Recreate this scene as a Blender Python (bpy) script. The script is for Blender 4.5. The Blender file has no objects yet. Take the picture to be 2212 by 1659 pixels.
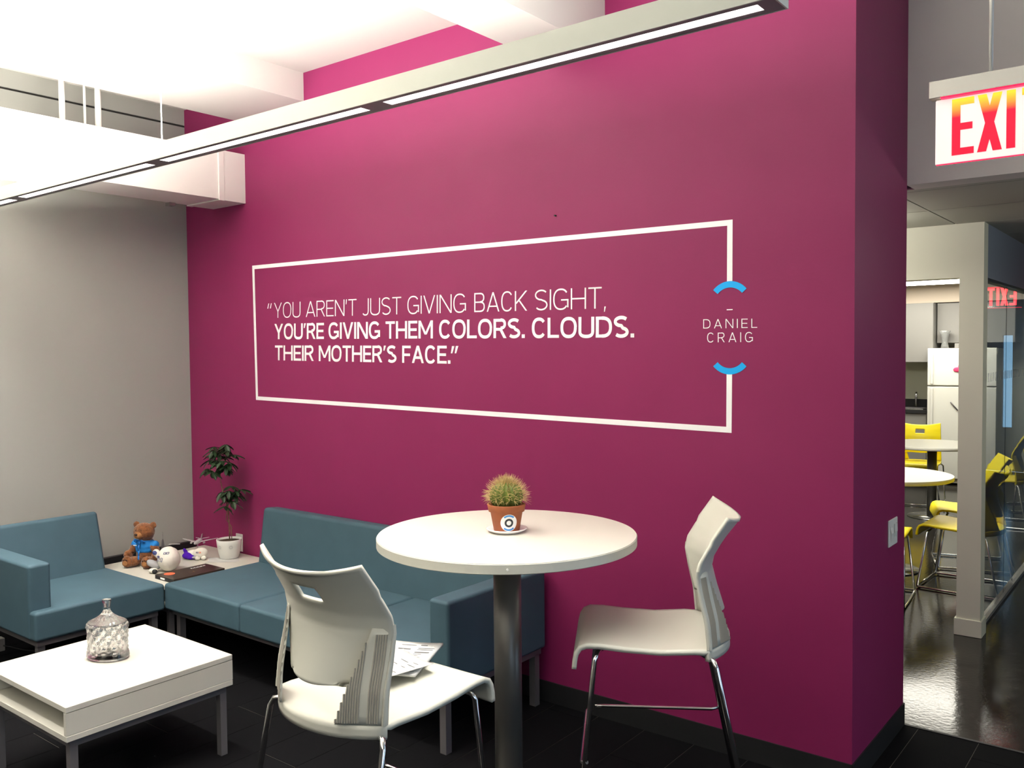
import bpy, bmesh, math, random
from mathutils import Vector, Matrix
PI = math.pi
S = bpy.context.scene
COL = S.collection
random.seed(7)

# ------------------------------------------------------------ camera
cd = bpy.data.cameras.new('camera'); cam = bpy.data.objects.new('camera', cd); COL.objects.link(cam)
cd.sensor_fit = 'HORIZONTAL'; cd.sensor_width = 36.0; cd.lens = 1898.17 / 2212 * 36
cd.clip_start = 0.05; cd.clip_end = 60
yaw, pit, rol = -0.663235808, -0.0376904288, -0.00906717519
fw = Vector((math.sin(yaw)*math.cos(pit), math.cos(yaw)*math.cos(pit), math.sin(pit)))
ri = Vector((math.cos(yaw), -math.sin(yaw), 0)); up = ri.cross(fw)
r2 = ri*math.cos(rol) + up*math.sin(rol); u2 = up*math.cos(rol) - ri*math.sin(rol)
mw = Matrix((r2, u2, -fw)).transposed().to_4x4(); mw.translation = Vector((0, 0, 1.71))
cam.matrix_world = mw; S.camera = cam

# ------------------------------------------------------------ world, exposure
wd = bpy.data.worlds.new('world'); S.world = wd; wd.use_nodes = True
wd.node_tree.nodes['Background'].inputs[0].default_value = (0.55, 0.75, 1.0, 1)
wd.node_tree.nodes['Background'].inputs[1].default_value = 3.0
S.view_settings.view_transform = 'Standard'; S.view_settings.look = 'None'
S.view_settings.gamma = 1.0; S.view_settings.use_curve_mapping = False
S.view_settings.exposure = 0.0
S.cycles.use_denoising = True
S.cycles.max_bounces = 10; S.cycles.diffuse_bounces = 6; S.cycles.glossy_bounces = 5
S.cycles.transmission_bounces = 10; S.cycles.transparent_max_bounces = 12
S.cycles.sample_clamp_indirect = 25.0; S.cycles.caustics_refractive = False; S.cycles.caustics_reflective = False

UP_W = 45.0       # uplight watts per metre out of the slot on top of each fixture
DN_E = 4.0        # visible glow of the lens
DN_W = 6.8       # watts per lens, aimed down by its louvre
KIT_E = 15.0

# ------------------------------------------------------------ helpers
MATS = {}
def mat(name, col, rough=0.5, metal=0.0, spec=0.5, bump=0.0, bscale=200.0, emis=None, es=0.0, trans=0.0, ior=1.45,
        var=0.0, vscale=6.0, alpha=1.0, coat=0.0, sheen=0.0):
    m = bpy.data.materials.new(name); m.use_nodes = True
    nt = m.node_tree; b = nt.nodes['Principled BSDF']
    b.inputs['Base Color'].default_value = (*col, 1); b.inputs['Roughness'].default_value = rough
    b.inputs['Metallic'].default_value = metal; b.inputs['Specular IOR Level'].default_value = spec
    b.inputs['IOR'].default_value = ior; b.inputs['Transmission Weight'].default_value = trans
    b.inputs['Alpha'].default_value = alpha; b.inputs['Coat Weight'].default_value = coat
    b.inputs['Sheen Weight'].default_value = sheen
    if emis: b.inputs['Emission Color'].default_value = (*emis, 1); b.inputs['Emission Strength'].default_value = es
    if bump or var:
        tc = nt.nodes.new('ShaderNodeTexCoord')
    if bump:
        n = nt.nodes.new('ShaderNodeTexNoise'); n.inputs['Scale'].default_value = bscale; n.inputs['Detail'].default_value = 3
        bp = nt.nodes.new('ShaderNodeBump'); bp.inputs['Strength'].default_value = bump; bp.inputs['Distance'].default_value = 0.002
        nt.links.new(tc.outputs['Object'], n.inputs['Vector']); nt.links.new(n.outputs['Fac'], bp.inputs['Height'])
        nt.links.new(bp.outputs['Normal'], b.inputs['Normal'])
    if var:
        n = nt.nodes.new('ShaderNodeTexNoise'); n.inputs['Scale'].default_value = vscale; n.inputs['Detail'].default_value = 5
        r = nt.nodes.new('ShaderNodeValToRGB')
        r.color_ramp.elements[0].position = 0.3; r.color_ramp.elements[1].position = 0.7
        r.color_ramp.elements[0].color = (*[c*(1-var) for c in col], 1)
        r.color_ramp.elements[1].color = (*[min(1, c*(1+var)) for c in col], 1)
        nt.links.new(tc.outputs['Object'], n.inputs['Vector']); nt.links.new(n.outputs['Fac'], r.inputs['Fac'])
        nt.links.new(r.outputs['Color'], b.inputs['Base Color'])
    MATS[name] = m; return m

M_mag = mat('magenta_paint', (0.25, 0.019, 0.096), 0.5, spec=0.35, bump=0.15, bscale=90, var=0.02, vscale=3)
M_grey = mat('warm_grey_paint', (0.37, 0.375, 0.345), 0.75, spec=0.2, bump=0.1, bscale=90)
M_dimw = mat('dim_office_wall', (0.16, 0.15, 0.14), 0.8, spec=0.2)
M_hgrey = mat('header_paint', (0.66, 0.62, 0.58), 0.75, spec=0.2, bump=0.1, bscale=90)
M_white = mat('white_ceiling_paint', (0.62, 0.605, 0.575), 0.8, spec=0.2, bump=0.1, bscale=60)
M_duct = mat('painted_duct', (0.80, 0.78, 0.74), 0.5, bump=0.03, bscale=40)
M_black = mat('black_rubber', (0.012, 0.012, 0.013), 0.6)
M_carpet = mat('charcoal_carpet', (0.005, 0.005, 0.006), 0.95, spec=0.1, bump=0.9, bscale=500, var=0.35, vscale=300)
M_seam = mat('carpet_seam', (0.13, 0.125, 0.11), 0.95, spec=0.1)
M_lam = mat('white_laminate', (0.58, 0.565, 0.50), 0.32, spec=0.4)
M_edge = mat('laminate_edge', (0.50, 0.50, 0.44), 0.5)
M_plast = mat('ivory_plastic', (0.55, 0.55, 0.48), 0.42, spec=0.4, bump=0.04, bscale=600)
M_rib = mat('ribbed_plastic', (0.36, 0.34, 0.29), 0.6)
M_yel = mat('yellow_plastic', (0.90, 0.74, 0.012), 0.4, spec=0.4)
M_chrome = mat('chrome', (0.75, 0.74, 0.72), 0.12, metal=1.0)
M_pole = mat('grey_column_metal', (0.14, 0.135, 0.125), 0.36, metal=0.5)
M_leg = mat('grey_powder_coat', (0.16, 0.15, 0.155), 0.5, metal=0.3)
M_blue = mat('slate_blue_upholstery', (0.055, 0.105, 0.135), 0.62, spec=0.3, bump=0.2, bscale=900, var=0.05, vscale=8)
M_fixt = mat('fixture_enamel', (0.66, 0.68, 0.60), 0.45)
M_fixb = mat('fixture_underside', (0.22, 0.19, 0.20), 0.5)
M_lens = mat('lamp_lens', (0.9, 0.9, 0.9), 0.5, emis=(1.0, 0.95, 0.88), es=DN_E)
M_uplens = mat('uplight_lens', (0.9, 0.9, 0.9), 0.5, emis=(1.0, 0.94, 0.84), es=6.0)
M_uplens.cycles.emission_sampling = 'NONE'
M_whitep = mat('white_plate_plastic', (0.75, 0.74, 0.70), 0.4)
M_vinylw = mat('white_vinyl', (0.97, 0.97, 0.97), 0.6, emis=None)
M_vinylb = mat('sky_blue_vinyl', (0.0, 0.40, 0.88), 0.6)
M_kwall = mat('kitchen_paint', (0.68, 0.68, 0.56), 0.7, spec=0.2)
M_kcab = mat('cabinet_grey', (0.25, 0.24, 0.225), 0.5)
M_soff = mat('beige_soffit', (0.62, 0.52, 0.42), 0.7)
M_fridge = mat('fridge_white', (0.80, 0.79, 0.73), 0.3)
M_hblue = mat('blue_grey_wall', (0.24, 0.28, 0.34), 0.7)
M_kfloor = mat('polished_dark_floor', (0.022, 0.020, 0.018), 0.13, spec=0.36, bump=0.25, bscale=45, var=0.5, vscale=14)
M_glass = mat('clear_glass', (0.92, 0.97, 0.98), 0.0, trans=1.0, ior=1.5)
M_crys = mat('crystal', (0.98, 0.98, 0.98), 0.03, trans=1.0, ior=1.5, alpha=0.78)
M_alum = mat('brushed_aluminium', (0.55, 0.54, 0.50), 0.4, metal=0.6, bump=0.05, bscale=400)
M_htile = mat('hall_tile', (0.42, 0.42, 0.36), 0.8)
M_dark = mat('dark_joint', (0.03, 0.028, 0.025), 0.8)
M_steel = mat('steel', (0.5, 0.5, 0.48), 0.25, metal=1.0)

class MB:
    def __init__(s): s.v = []; s.f = []; s.smooth = []
    def face(s, pts, sm=False):
        n = len(s.v); s.v += [tuple(p) for p in pts]; s.f.append(tuple(range(n, n+len(pts)))); s.smooth.append(sm)
    def box(s, a, b):
        x0, y0, z0 = a; x1, y1, z1 = b; n = len(s.v)
        s.v += [(x0,y0,z0),(x1,y0,z0),(x1,y1,z0),(x0,y1,z0),(x0,y0,z1),(x1,y0,z1),(x1,y1,z1),(x0,y1,z1)]
        for q in ((0,3,2,1),(4,5,6,7),(0,1,5,4),(1,2,6,5),(2,3,7,6),(3,0,4,7)):
            s.f.append(tuple(n+i for i in q)); s.smooth.append(False)
        return s
    def lathe(s, prof, n=32, c=(0,0,0), sx=1.0, sy=1.0, sm=True, mod=None, close=True):
        b = len(s.v); m = len(prof)
        for i in range(n):
            a = 2*PI*i/n
            for j, (r, z) in enumerate(prof):
                rr = r*(mod(a, j, z) if mod else 1.0)
                s.v.append((c[0]+rr*math.cos(a)*sx, c[1]+rr*math.sin(a)*sy, c[2]+z))
        for i in range(n):
            k = (i+1) % n
            for j in range(m-1):
                s.f.append((b+i*m+j, b+k*m+j, b+k*m+j+1, b+i*m+j+1)); s.smooth.append(sm)
        if close:
            if prof[0][0] > 1e-5: s.f.append(tuple(b+i*m for i in reversed(range(n)))); s.smooth.append(False)
            if prof[-1][0] > 1e-5: s.f.append(tuple(b+i*m+m-1 for i in range(n))); s.smooth.append(False)
        return s
    def tube(s, pts, r, n=10, r1=None, cap=True):
        P = [Vector(p) for p in pts]; b = len(s.v); L = len(P)
        t0 = (P[1]-P[0]).normalized(); ax = Vector((0,0,1)) if abs(t0.z) < .9 else Vector((1,0,0))
        u = t0.cross(ax).normalized()
        for i, p in enumerate(P):
            t = (P[min(i+1, L-1)] - P[max(i-1, 0)]).normalized()
            u = (u - t*u.dot(t)).normalized(); w = t.cross(u)
            rr = r if r1 is None else r + (r1-r)*i/(L-1)
            for k in range(n):
                a = 2*PI*k/n; s.v.append(tuple(p + u*math.cos(a)*rr + w*math.sin(a)*rr))
        for i in range(L-1):
            for k in range(n):
                k2 = (k+1) % n
                s.f.append((b+i*n+k, b+i*n+k2, b+(i+1)*n+k2, b+(i+1)*n+k)); s.smooth.append(True)
        if cap:
            s.f.append(tuple(b+k for k in reversed(range(n)))); s.smooth.append(False)
            s.f.append(tuple(b+(L-1)*n+k for k in range(n))); s.smooth.append(False)
        return s
    def ell(s, c, r, rot=None, n=16, m=10):
        b = len(s.v); R = rot.to_3x3() if rot else Matrix.Identity(3); c = Vector(c)
        for j in range(m+1):
            th = PI*j/m
            for i in range(n):
                a = 2*PI*i/n
                s.v.append(tuple(c + R @ Vector((r[0]*math.sin(th)*math.cos(a), r[1]*math.sin(th)*math.sin(a), r[2]*math.cos(th)))))
        for j in range(m):
            for i in range(n):
                k = (i+1) % n
                s.f.append((b+j*n+i, b+(j+1)*n+i, b+(j+1)*n+k, b+j*n+k)); s.smooth.append(True)
        return s
    def grid(s, fn, nu, nv, skip=None, sm=True):
        b = len(s.v)
        for j in range(nv+1):
            for i in range(nu+1): s.v.append(tuple(fn(i/nu, j/nv)))
        for j in range(nv):
            for i in range(nu):
                if skip and skip((i+.5)/nu, (j+.5)/nv): continue
                s.f.append((b+j*(nu+1)+i, b+j*(nu+1)+i+1, b+(j+1)*(nu+1)+i+1, b+(j+1)*(nu+1)+i)); s.smooth.append(sm)
        return s
    def build(s, name, m, parent=None, bevel=0, seg=3, weld=False, loc=None, allsmooth=None):
        me = bpy.data.meshes.new(name); me.from_pydata(s.v, [], s.f); me.update()
        me.polygons.foreach_set('use_smooth', [bool(x) if allsmooth is None else allsmooth for x in s.smooth])
        if weld:
            bm = bmesh.new(); bm.from_mesh(me); bmesh.ops.remove_doubles(bm, verts=bm.verts, dist=1e-5)
            bmesh.ops.recalc_face_normals(bm, faces=bm.faces); bm.to_mesh(me); bm.free()
        o = bpy.data.objects.new(name, me); COL.objects.link(o); me.materials.append(m)
        if parent: o.parent = parent
        if loc: o.location = loc
        if bevel:
            md = o.modifiers.new('bevel', 'BEVEL'); md.width = bevel; md.segments = seg; md.limit_method = 'ANGLE'; md.angle_limit = 0.9
            if seg > 1:
                me.polygons.foreach_set('use_smooth', [True]*len(me.polygons))
                md.harden_normals = True
        return o

def tag(o, label=None, cat=None, group=None, kind=None):
    if label: o['label'] = label
    if cat: o['category'] = cat
    if group: o['group'] = group
    if kind: o['kind'] = kind
    return o
def thing(name, label, cat, loc=(0,0,0), rz=0, group=None):
    o = bpy.data.objects.new(name, None); COL.objects.link(o); o.location = loc; o.rotation_euler = (0,0,rz)
    o.empty_display_size = 0.05
    return tag(o, label, cat, group)
def struct(name, mb, m, label=None, **k):
    o = mb.build(name, m, **k); o['kind'] = 'structure'
    if label: o['label'] = label
    return o
def box(name, a, b, m, parent=None, bevel=0, seg=2): return MB().box(a, b).build(name, m, parent, bevel=bevel, seg=seg)
def solid(o, t, off=-1):
    md = o.modifiers.new('solid', 'SOLIDIFY'); md.thickness = t; md.offset = off
    return o
def dup(root, loc, rz, label, group=None):
    c = root.copy(); COL.objects.link(c); c.location = loc; c.rotation_euler = (0,0,rz); c['label'] = label
    if group: c['group'] = group
    for ch in list(root.children):
        d = ch.copy(); COL.objects.link(d); d.parent = c
        for g in list(ch.children):
            e = g.copy(); COL.objects.link(e); e.parent = d
    return c

# ============================================================ ROOM SHELL
XL, YW, XP, YB, ZC = -5.515, 3.43, -1.03, 4.175, 3.38
XR, YN = 3.2, -4.0
KY, KB, HX, HY, KZ = 5.70, 12.55, 1.3, 13.6, 2.5
# floor: dark base showing in the hairline gaps, planks on top
fb = MB().box((XL, YN, -0.06), (XR, YB, -0.0015))
floor = struct('floor', fb, M_seam, 'charcoal carpet plank floor of the lounge')
pm = MB().box((0.0013, 0.0013, -0.0014), (0.2424, 0.9736, 0)); plank0 = pm.build('carpet_plank', M_carpet, floor)
first = True; cnt = 0
for i in range(-21, 5):
    x = -0.72 + i*0.2437; offy = (i*0.37) % 0.975
    for j in range(0, 5):
        y = 0.1 + offy + j*0.975
        if y > YB: continue
        if x < XL or x+0.2437 > 0.6: continue
        y1 = min(y+0.9743, YB)
        if first: o = plank0; first = False
        elif y1 < y+0.97:
            o = MB().box((0.0013, 0.0013, -0.0014), (0.2424, y1-y-0.0005, 0)).build('carpet_plank', M_carpet, floor)
        else: o = plank0.copy(); COL.objects.link(o); o.parent = floor
        o.location = (x, y, 0); cnt += 1
far = MB()
far.box((XL, YN, -0.0014), (XR, 0.1, 0)); far.box((XL, 0.1, -0.0014), (-0.72-19*0.2437-0.001, YB, 0)); far.box((0.5, 0.1, -0.0014), (XR, YB, 0))
for i in range(-19, 6):
    x = -0.72 + i*0.2437; offy = (i*0.37) % 0.975
    far.box((x+.0007, 0.1005, -0.0014), (x+.243, 0.1+offy-0.0005, -0.0001))
o = far.build('carpet_area', M_carpet, floor)
k = 'carpet_planks'

# magenta block (feature wall, pier end and back)
struct('wall_back', MB().box((XL, YW, 0), (XP, YB, ZC)), M_mag, 'magenta feature wall')
struct('baseboard_back', MB().box((-2.3, YW-0.006, 0), (XP+0.004, YW, 0.1)).box((XL, YW-0.006, 0), (-2.3, YW, 0.1)), M_black)
struct('baseboard_right', MB().box((XP, YW-0.006, 0), (XP+0.006, YB+0.006, 0.1)), M_black)
# left wall
struct('wall_left', MB().box((XL-0.15, YN, 0), (XL, YB, 3.262)), M_grey)
struct('trim_1', MB().box((XL-0.15, YN, 3.262), (XL-0.012, YB, 3.276)), M_dark, 'dark shadow gap along the top of the grey wall')
struct('trim_2', MB().box((XL-0.15, YN, 3.276), (XL, YB, ZC)), M_grey, 'grey band of wall above the shadow gap')
struct('trim_3', MB().box((XL, 0.4, 0), (XL+0.03, YW-0.001, 0.41)), M_black, 'low black panel along the foot of the grey wall', bevel=0.003, seg=1)
# near and right walls, out of view
struct('wall_near', MB().box((XL-0.15, YN-0.15, 0), (XR+0.15, YN, ZC)), M_dimw)
rw = MB()
rw.box((XR, YN, 0), (XR+0.15, -1.0, ZC)).box((XR, 2.2, 0), (XR+0.15, YB, ZC)).box((XR, -1.0, 0), (XR+0.15, 2.2, 0.9)).box((XR, -1.0, 2.3), (XR+0.15, 2.2, ZC))
struct('wall_right', rw, M_dimw)
# ceiling and beams
struct('ceiling', MB().box((XL-0.15, YN-0.15, ZC), (XR+0.15, YB+0.15, ZC+0.1)), M_white)
struct('beam_1', MB().box((-4.925, YN, 3.211), (-4.24, YW, ZC)), M_white, 'wide white ceiling beam meeting the magenta wall')
struct('beam_2', MB().box((-2.43, YN, 3.057), (-2.13, YW, ZC)), M_white, 'narrow white ceiling beam meeting the magenta wall')
# header over the opening on the right
struct('wall_header', MB().box((XP, YB, 2.427), (XR+0.15, YB+0.14, ZC)), M_hgrey, 'grey header wall above the passage')
# hall behind
struct('floor_hall', MB().box((-5.6, YB, -0.05), (HX, HY, -0.001)), M_kfloor, 'glossy dark floor of the hall and kitchen')
struct('trim_4', MB().box((XP, YB-0.004, -0.001), (XR, YB+0.012, 0.003)), M_black, 'thin dark strip where carpet meets glossy floor')
struct('wall_right_hall', MB().box((HX, YB+0.14, 0), (HX+0.1, HY, 2.6)), M_hblue)
hw = MB().box((-1.5, HY, 0), (-0.07, HY+0.1, 2.6)).box((0.05, HY, 0), (HX, HY+0.1, 2.6)).box((-0.07, HY, 0), (0.05, HY+0.1, 0.6)).box((-0.07, HY, 1.86), (0.05, HY+0.1, 2.6))
struct('wall_end_hall', hw, M_hblue)
M_tint = mat('tinted_glass', (0.16, 0.24, 0.27), 0.15, trans=1.0, ior=1.3)
wn = struct('window_1', MB().box((-0.07, HY+0.03, 0.6), (0.05, HY+0.05, 1.86)), M_tint, 'narrow end window of the hall')
struct('wall_back_hall', MB().box((-5.6, YB-0.001, 0), (-5.5, KB, 2.6)), M_kwall)
struct('baseboard_hall', MB().box((XL, YB, 0), (XP+0.006, YB+0.006, 0.1)), M_black)
# hall ceiling tiles
hc = struct('ceiling_hall', MB().box((-5.6, YB+0.14, 2.437), (-0.985, KY+0.12, 2.47)).box((-0.985, YB+0.14, 2.437), (HX, HY, 2.47)), M_dark, 'tiled ceiling of the hall')
tm = MB().box((0.004, 0.004, -0.006), (0.656, 0.596, 0.004)); t0 = None
for i in range(-3, 4):
    for j in range(0, 9):
        x = -1.135 + i*0.66; y = 4.39 + (j-1)*0.66
        if y+0.66 < 4.3 or x < -3.2: continue
        if i < 0 and j > 2: continue
        if x > HX-0.2: continue
        y0 = max(y, YB+0.145); y1 = min(y+0.656, HY); x1 = x+0.656
        if i < 0: y1 = min(y1, KY)
        if i >= 0 and False: pass
        if y1-y0 < 0.05: continue
        t = MB().box((x+0.004, y0+0.003, 2.430), (min(x1, HX-0.01), y1, 2.438)).build('ceiling_tile', M_htile, hc)
# opening wall (plane y=5.70) with post
ow = MB()
ow.box((-5.6, KY, 2.115), (-1.113, KY+0.12, 2.437)); ow.box((-5.6, KY, 0), (-3.4, KY+0.12, 2.115))
ow.box((-1.113, KY, 0), (-0.985, KY+0.12, 2.437))
struct('wall_kitchen', ow, M_kwall, 'cream wall and post around the kitchen opening')
struct('trim_5', MB().box((-1.123, KY-0.012, 0), (-0.975, KY+0.13, 0.1)), M_kwall, 'cream plinth at the foot of the post', bevel=0.002, seg=1)
# wall above the glass + glass partition with joints
struct('wall_bulkhead', MB().box((-1.09, KY+0.12, 2.115), (-0.985, KB, 2.437)), M_hblue, 'blue-grey bulkhead over the glass partition')
gp = struct('window_2', MB().box((-1.06, KY+0.12, 0), (-1.01, KB, 0.022)), M_alum, 'frameless glass partition of the kitchen')
for y0, y1 in ((KY+0.125, 6.772), (6.776, 8.4), (8.404, 10.2), (10.204, KB)):
    MB().box((-1.040, y0, 0.022), (-1.030, y1, 2.114)).build('glass_pane', M_glass, gp)
MB().box((-1.0405, 6.772, 0.022), (-1.0295, 6.776, 2.114)).build('joint', M_dark, gp)
M_frost = mat('frosted_film', (0.8, 0.85, 0.9), 0.8, alpha=0.35)
fr = MB()
y = 5.86
while y < 8.6:
    fr.face([(-1.0292, y, 1.49), (-1.0292, y+0.045, 1.49), (-1.0292, y+0.045, 1.545), (-1.0292, y, 1.545)]); y += 0.085
o = fr.build('frosted_dashes', M_frost, gp); o['kind'] = 'stuff'
# kitchen shell
struct('wall_kitchen_end', MB().box((-5.6, KB, 0), (-0.985, KB+0.1, KZ+0.1)), M_kwall)
struct('ceiling_kitchen', MB().box((-5.5, KY+0.12, KZ), (-1.09, KB, KZ+0.08)), M_white)

# ============================================================ DUCT, RODS
du = thing('air_duct', 'white rectangular air duct hanging by the grey wall, ending at the magenta wall', 'duct', (-5.015, 3.43, 2.675))
MB().box((-0.175, -7.3, 0), (0.175, -0.195, 0.303)).build('duct_body', M_duct, du)
MB().box((-0.183, -0.195, -0.008), (0.183, -0.155, 0.311)).build('flange', M_duct, du, bevel=0.002, seg=1)
MB().box((-0.179, -0.155, -0.004), (0.179, 0, 0.307)).build('duct_end', M_duct, du)
MB().box((0.175, -7.3, 0), (0.180, -0.195, 0.012)).build('seam_strip', M_duct, du)
for (x, y, r, lab) in ((-5.05, 2.384, 0.016, 'thick beige pipe above the duct, leftmost of the three'), (-5.05, 2.512, 0.007, 'thin white rod above the duct between two pipes'), (-5.05, 2.590, 0.017, 'thick white pipe above the duct, rightmost of the three')):
    MB().tube([(x, y, 2.978), (x, y, 3.38)], r, 12).build('hanger_pipe', M_duct)
    tag(bpy.context.scene.collection.objects[-1], lab, 'pipe', 'pipes above the duct')
for y in (-1.06, -0.31): MB().box((-0.205, y-0.02, -0.02), (-0.155, y+0.02, 0)).build('clip', M_steel, du)

tag(MB().tube([(-5.5, 1.64, 3.19), (-2.44, 1.64, 3.19)], 0.019, 12).build('conduit_pipe', M_duct), 'pale conduit pipe under the ceiling at the top left corner', 'pipe')

# ============================================================ LINEAR LIGHTS
def linear_light(label, x0, x1, yf, z0, gap_x, cables, down=True, k=1.0):
    t = thing('linear_light', label, 'light', (x1, yf, z0), 0, 'suspended linear lights')
    L = x0-x1
    W, Hh = 0.088, 0.061
    h = MB()
    h.box((L, 0, 0.0), (0, 0.004, Hh)).box((L, W-0.004, 0.0), (0, W, Hh)).box((-0.004, 0.004, 0), (0, W-0.004, Hh)).box((L, 0.004, 0), (L+0.004, W-0.004, Hh))
    h.build('housing', M_fixt, t)
    # underside plate with lens slots
    edges = [L+0.035] + [e for g in gap_x for e in (g-x1-0.0475, g-x1+0.0475)] + [-0.045]
    b = MB(); b.box((L+.004, 0.004, 0.001), (-0.004, 0.023, 0.004)).box((L+.004, 0.063, 0.001), (-0.004, W-0.004, 0.004))
    px = L+.004
    for i in range(0, len(edges), 2):
        b.box((px, 0.023, 0.001), (edges[i], 0.063, 0.004)); px = edges[i+1]
    b.box((px, 0.023, 0.001), (-0.004, 0.063, 0.004))
    b.build('bottom_plate', M_fixb, t)
    for i in range(0, len(edges), 2):
        MB().box((edges[i], 0.023, 0.002), (edges[i+1], 0.063, 0.006)).build('lens', M_lens, t)
        if not down: continue
        ld = bpy.data.lights.new('lamp_tube', 'AREA'); ld.shape = 'RECTANGLE'; ld.size = edges[i+1]-edges[i]; ld.size_y = 0.032
        ld.energy = DN_W; ld.color = (1.0, 0.95, 0.88); ld.spread = math.radians(78)
        lo = bpy.data.objects.new('lamp_tube', ld); COL.objects.link(lo); lo.parent = t; lo.location = ((edges[i]+edges[i+1])/2, 0.042, -0.001)
    MB().box((L+0.03, 0.014, Hh-0.012), (-0.03, W-0.014, Hh-0.010)).build('uplight_lens', M_uplens, t)
    ld = bpy.data.lights.new('lamp_uplight', 'AREA'); ld.shape = 'RECTANGLE'; ld.size = -L-0.08; ld.size_y = 0.058
    ld.energy = UP_W*(-L)*k; ld.color = (1.0, 0.955, 0.87)
    lo = bpy.data.objects.new('lamp_uplight', ld); COL.objects.link(lo); lo.parent = t; lo.location = (L/2, W/2, Hh-0.008); lo.rotation_euler = (PI, 0, 0)
    for cx in cables:
        MB().tube([(cx-x1, W/2, Hh-0.01), (cx-x1, W/2, ZC-z0)], 0.0022, 6).build('cable', M_whitep, t)
linear_light('long white suspended linear light in front of the magenta wall', -5.40, -0.727, 1.848, 2.46, (-4.475, -3.235, -1.994), (-3.20, -0.95))
linear_light('second white suspended linear light, nearer the camera', -5.40, -1.92, 0.70, 2.46, (-4.4, -3.16), (-3.0, -2.3))

linear_light('third white suspended linear light behind the camera', -4.6, 2.4, -1.7, 2.46, (-3.3, -2.1, -0.9, 0.3, 1.5), (-3.2, 1.5), k=0.75)

# ============================================================ WALL QUOTE
wq = thing('wall_quote', 'white vinyl quotation in a rectangular border with two blue arcs on the magenta wall', 'wall decal', (-3.15, YW, 1.8))
DY = YW - 0.0012
def wallface(pts, dy=0.0):     # pts (x,z) -> faces looking to -y
    return [(x+3.15, DY-dy-YW, z-1.8) for x, z in pts]
cx, cz, ro, rin = -1.532, 1.797, 0.193, 0.1665
bd = MB()
TL, BL, TR, BR = (-4.7789, 2.2695), (-4.7673, 1.4102), (-1.5195, 2.2418), (-1.5237, 1.3608)
TLi, BLi, TRi, BRi = (-4.7553, 2.2456), (-4.7446, 1.4334), (-1.5431, 2.2187), (-1.5474, 1.3857)
for q in ([TL, TLi, TRi, TR], [BL, BR, BRi, BLi], [TL, BL, BLi, TLi], [TR, TRi, (-1.5445, cz+ro-0.006), (-1.5205, cz+ro-0.006)], [BR, (-1.5215, cz-ro+0.006), (-1.5460, cz-ro+0.006), BRi]):
    bd.face(wallface(q))
bd.build('border', M_vinylw, wq)
for sgn in (1, -1):
    a = MB(); N = 24; ha = math.radians(49.6); ca2 = cz+sgn*(ro-0.0965)
    for i in range(N):
        th0 = PI/2 - ha + 2*ha*i/N; th1 = PI/2 - ha + 2*ha*(i+1)/N
        a.face(wallface([(cx+r*math.cos(t), ca2+sgn*r*math.sin(t)) for r, t in ((0.0702, th0), (0.0965, th0), (0.0965, th1), (0.0702, th1))], 0.0006))
    a.build('arc', M_vinylb, wq)

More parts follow.
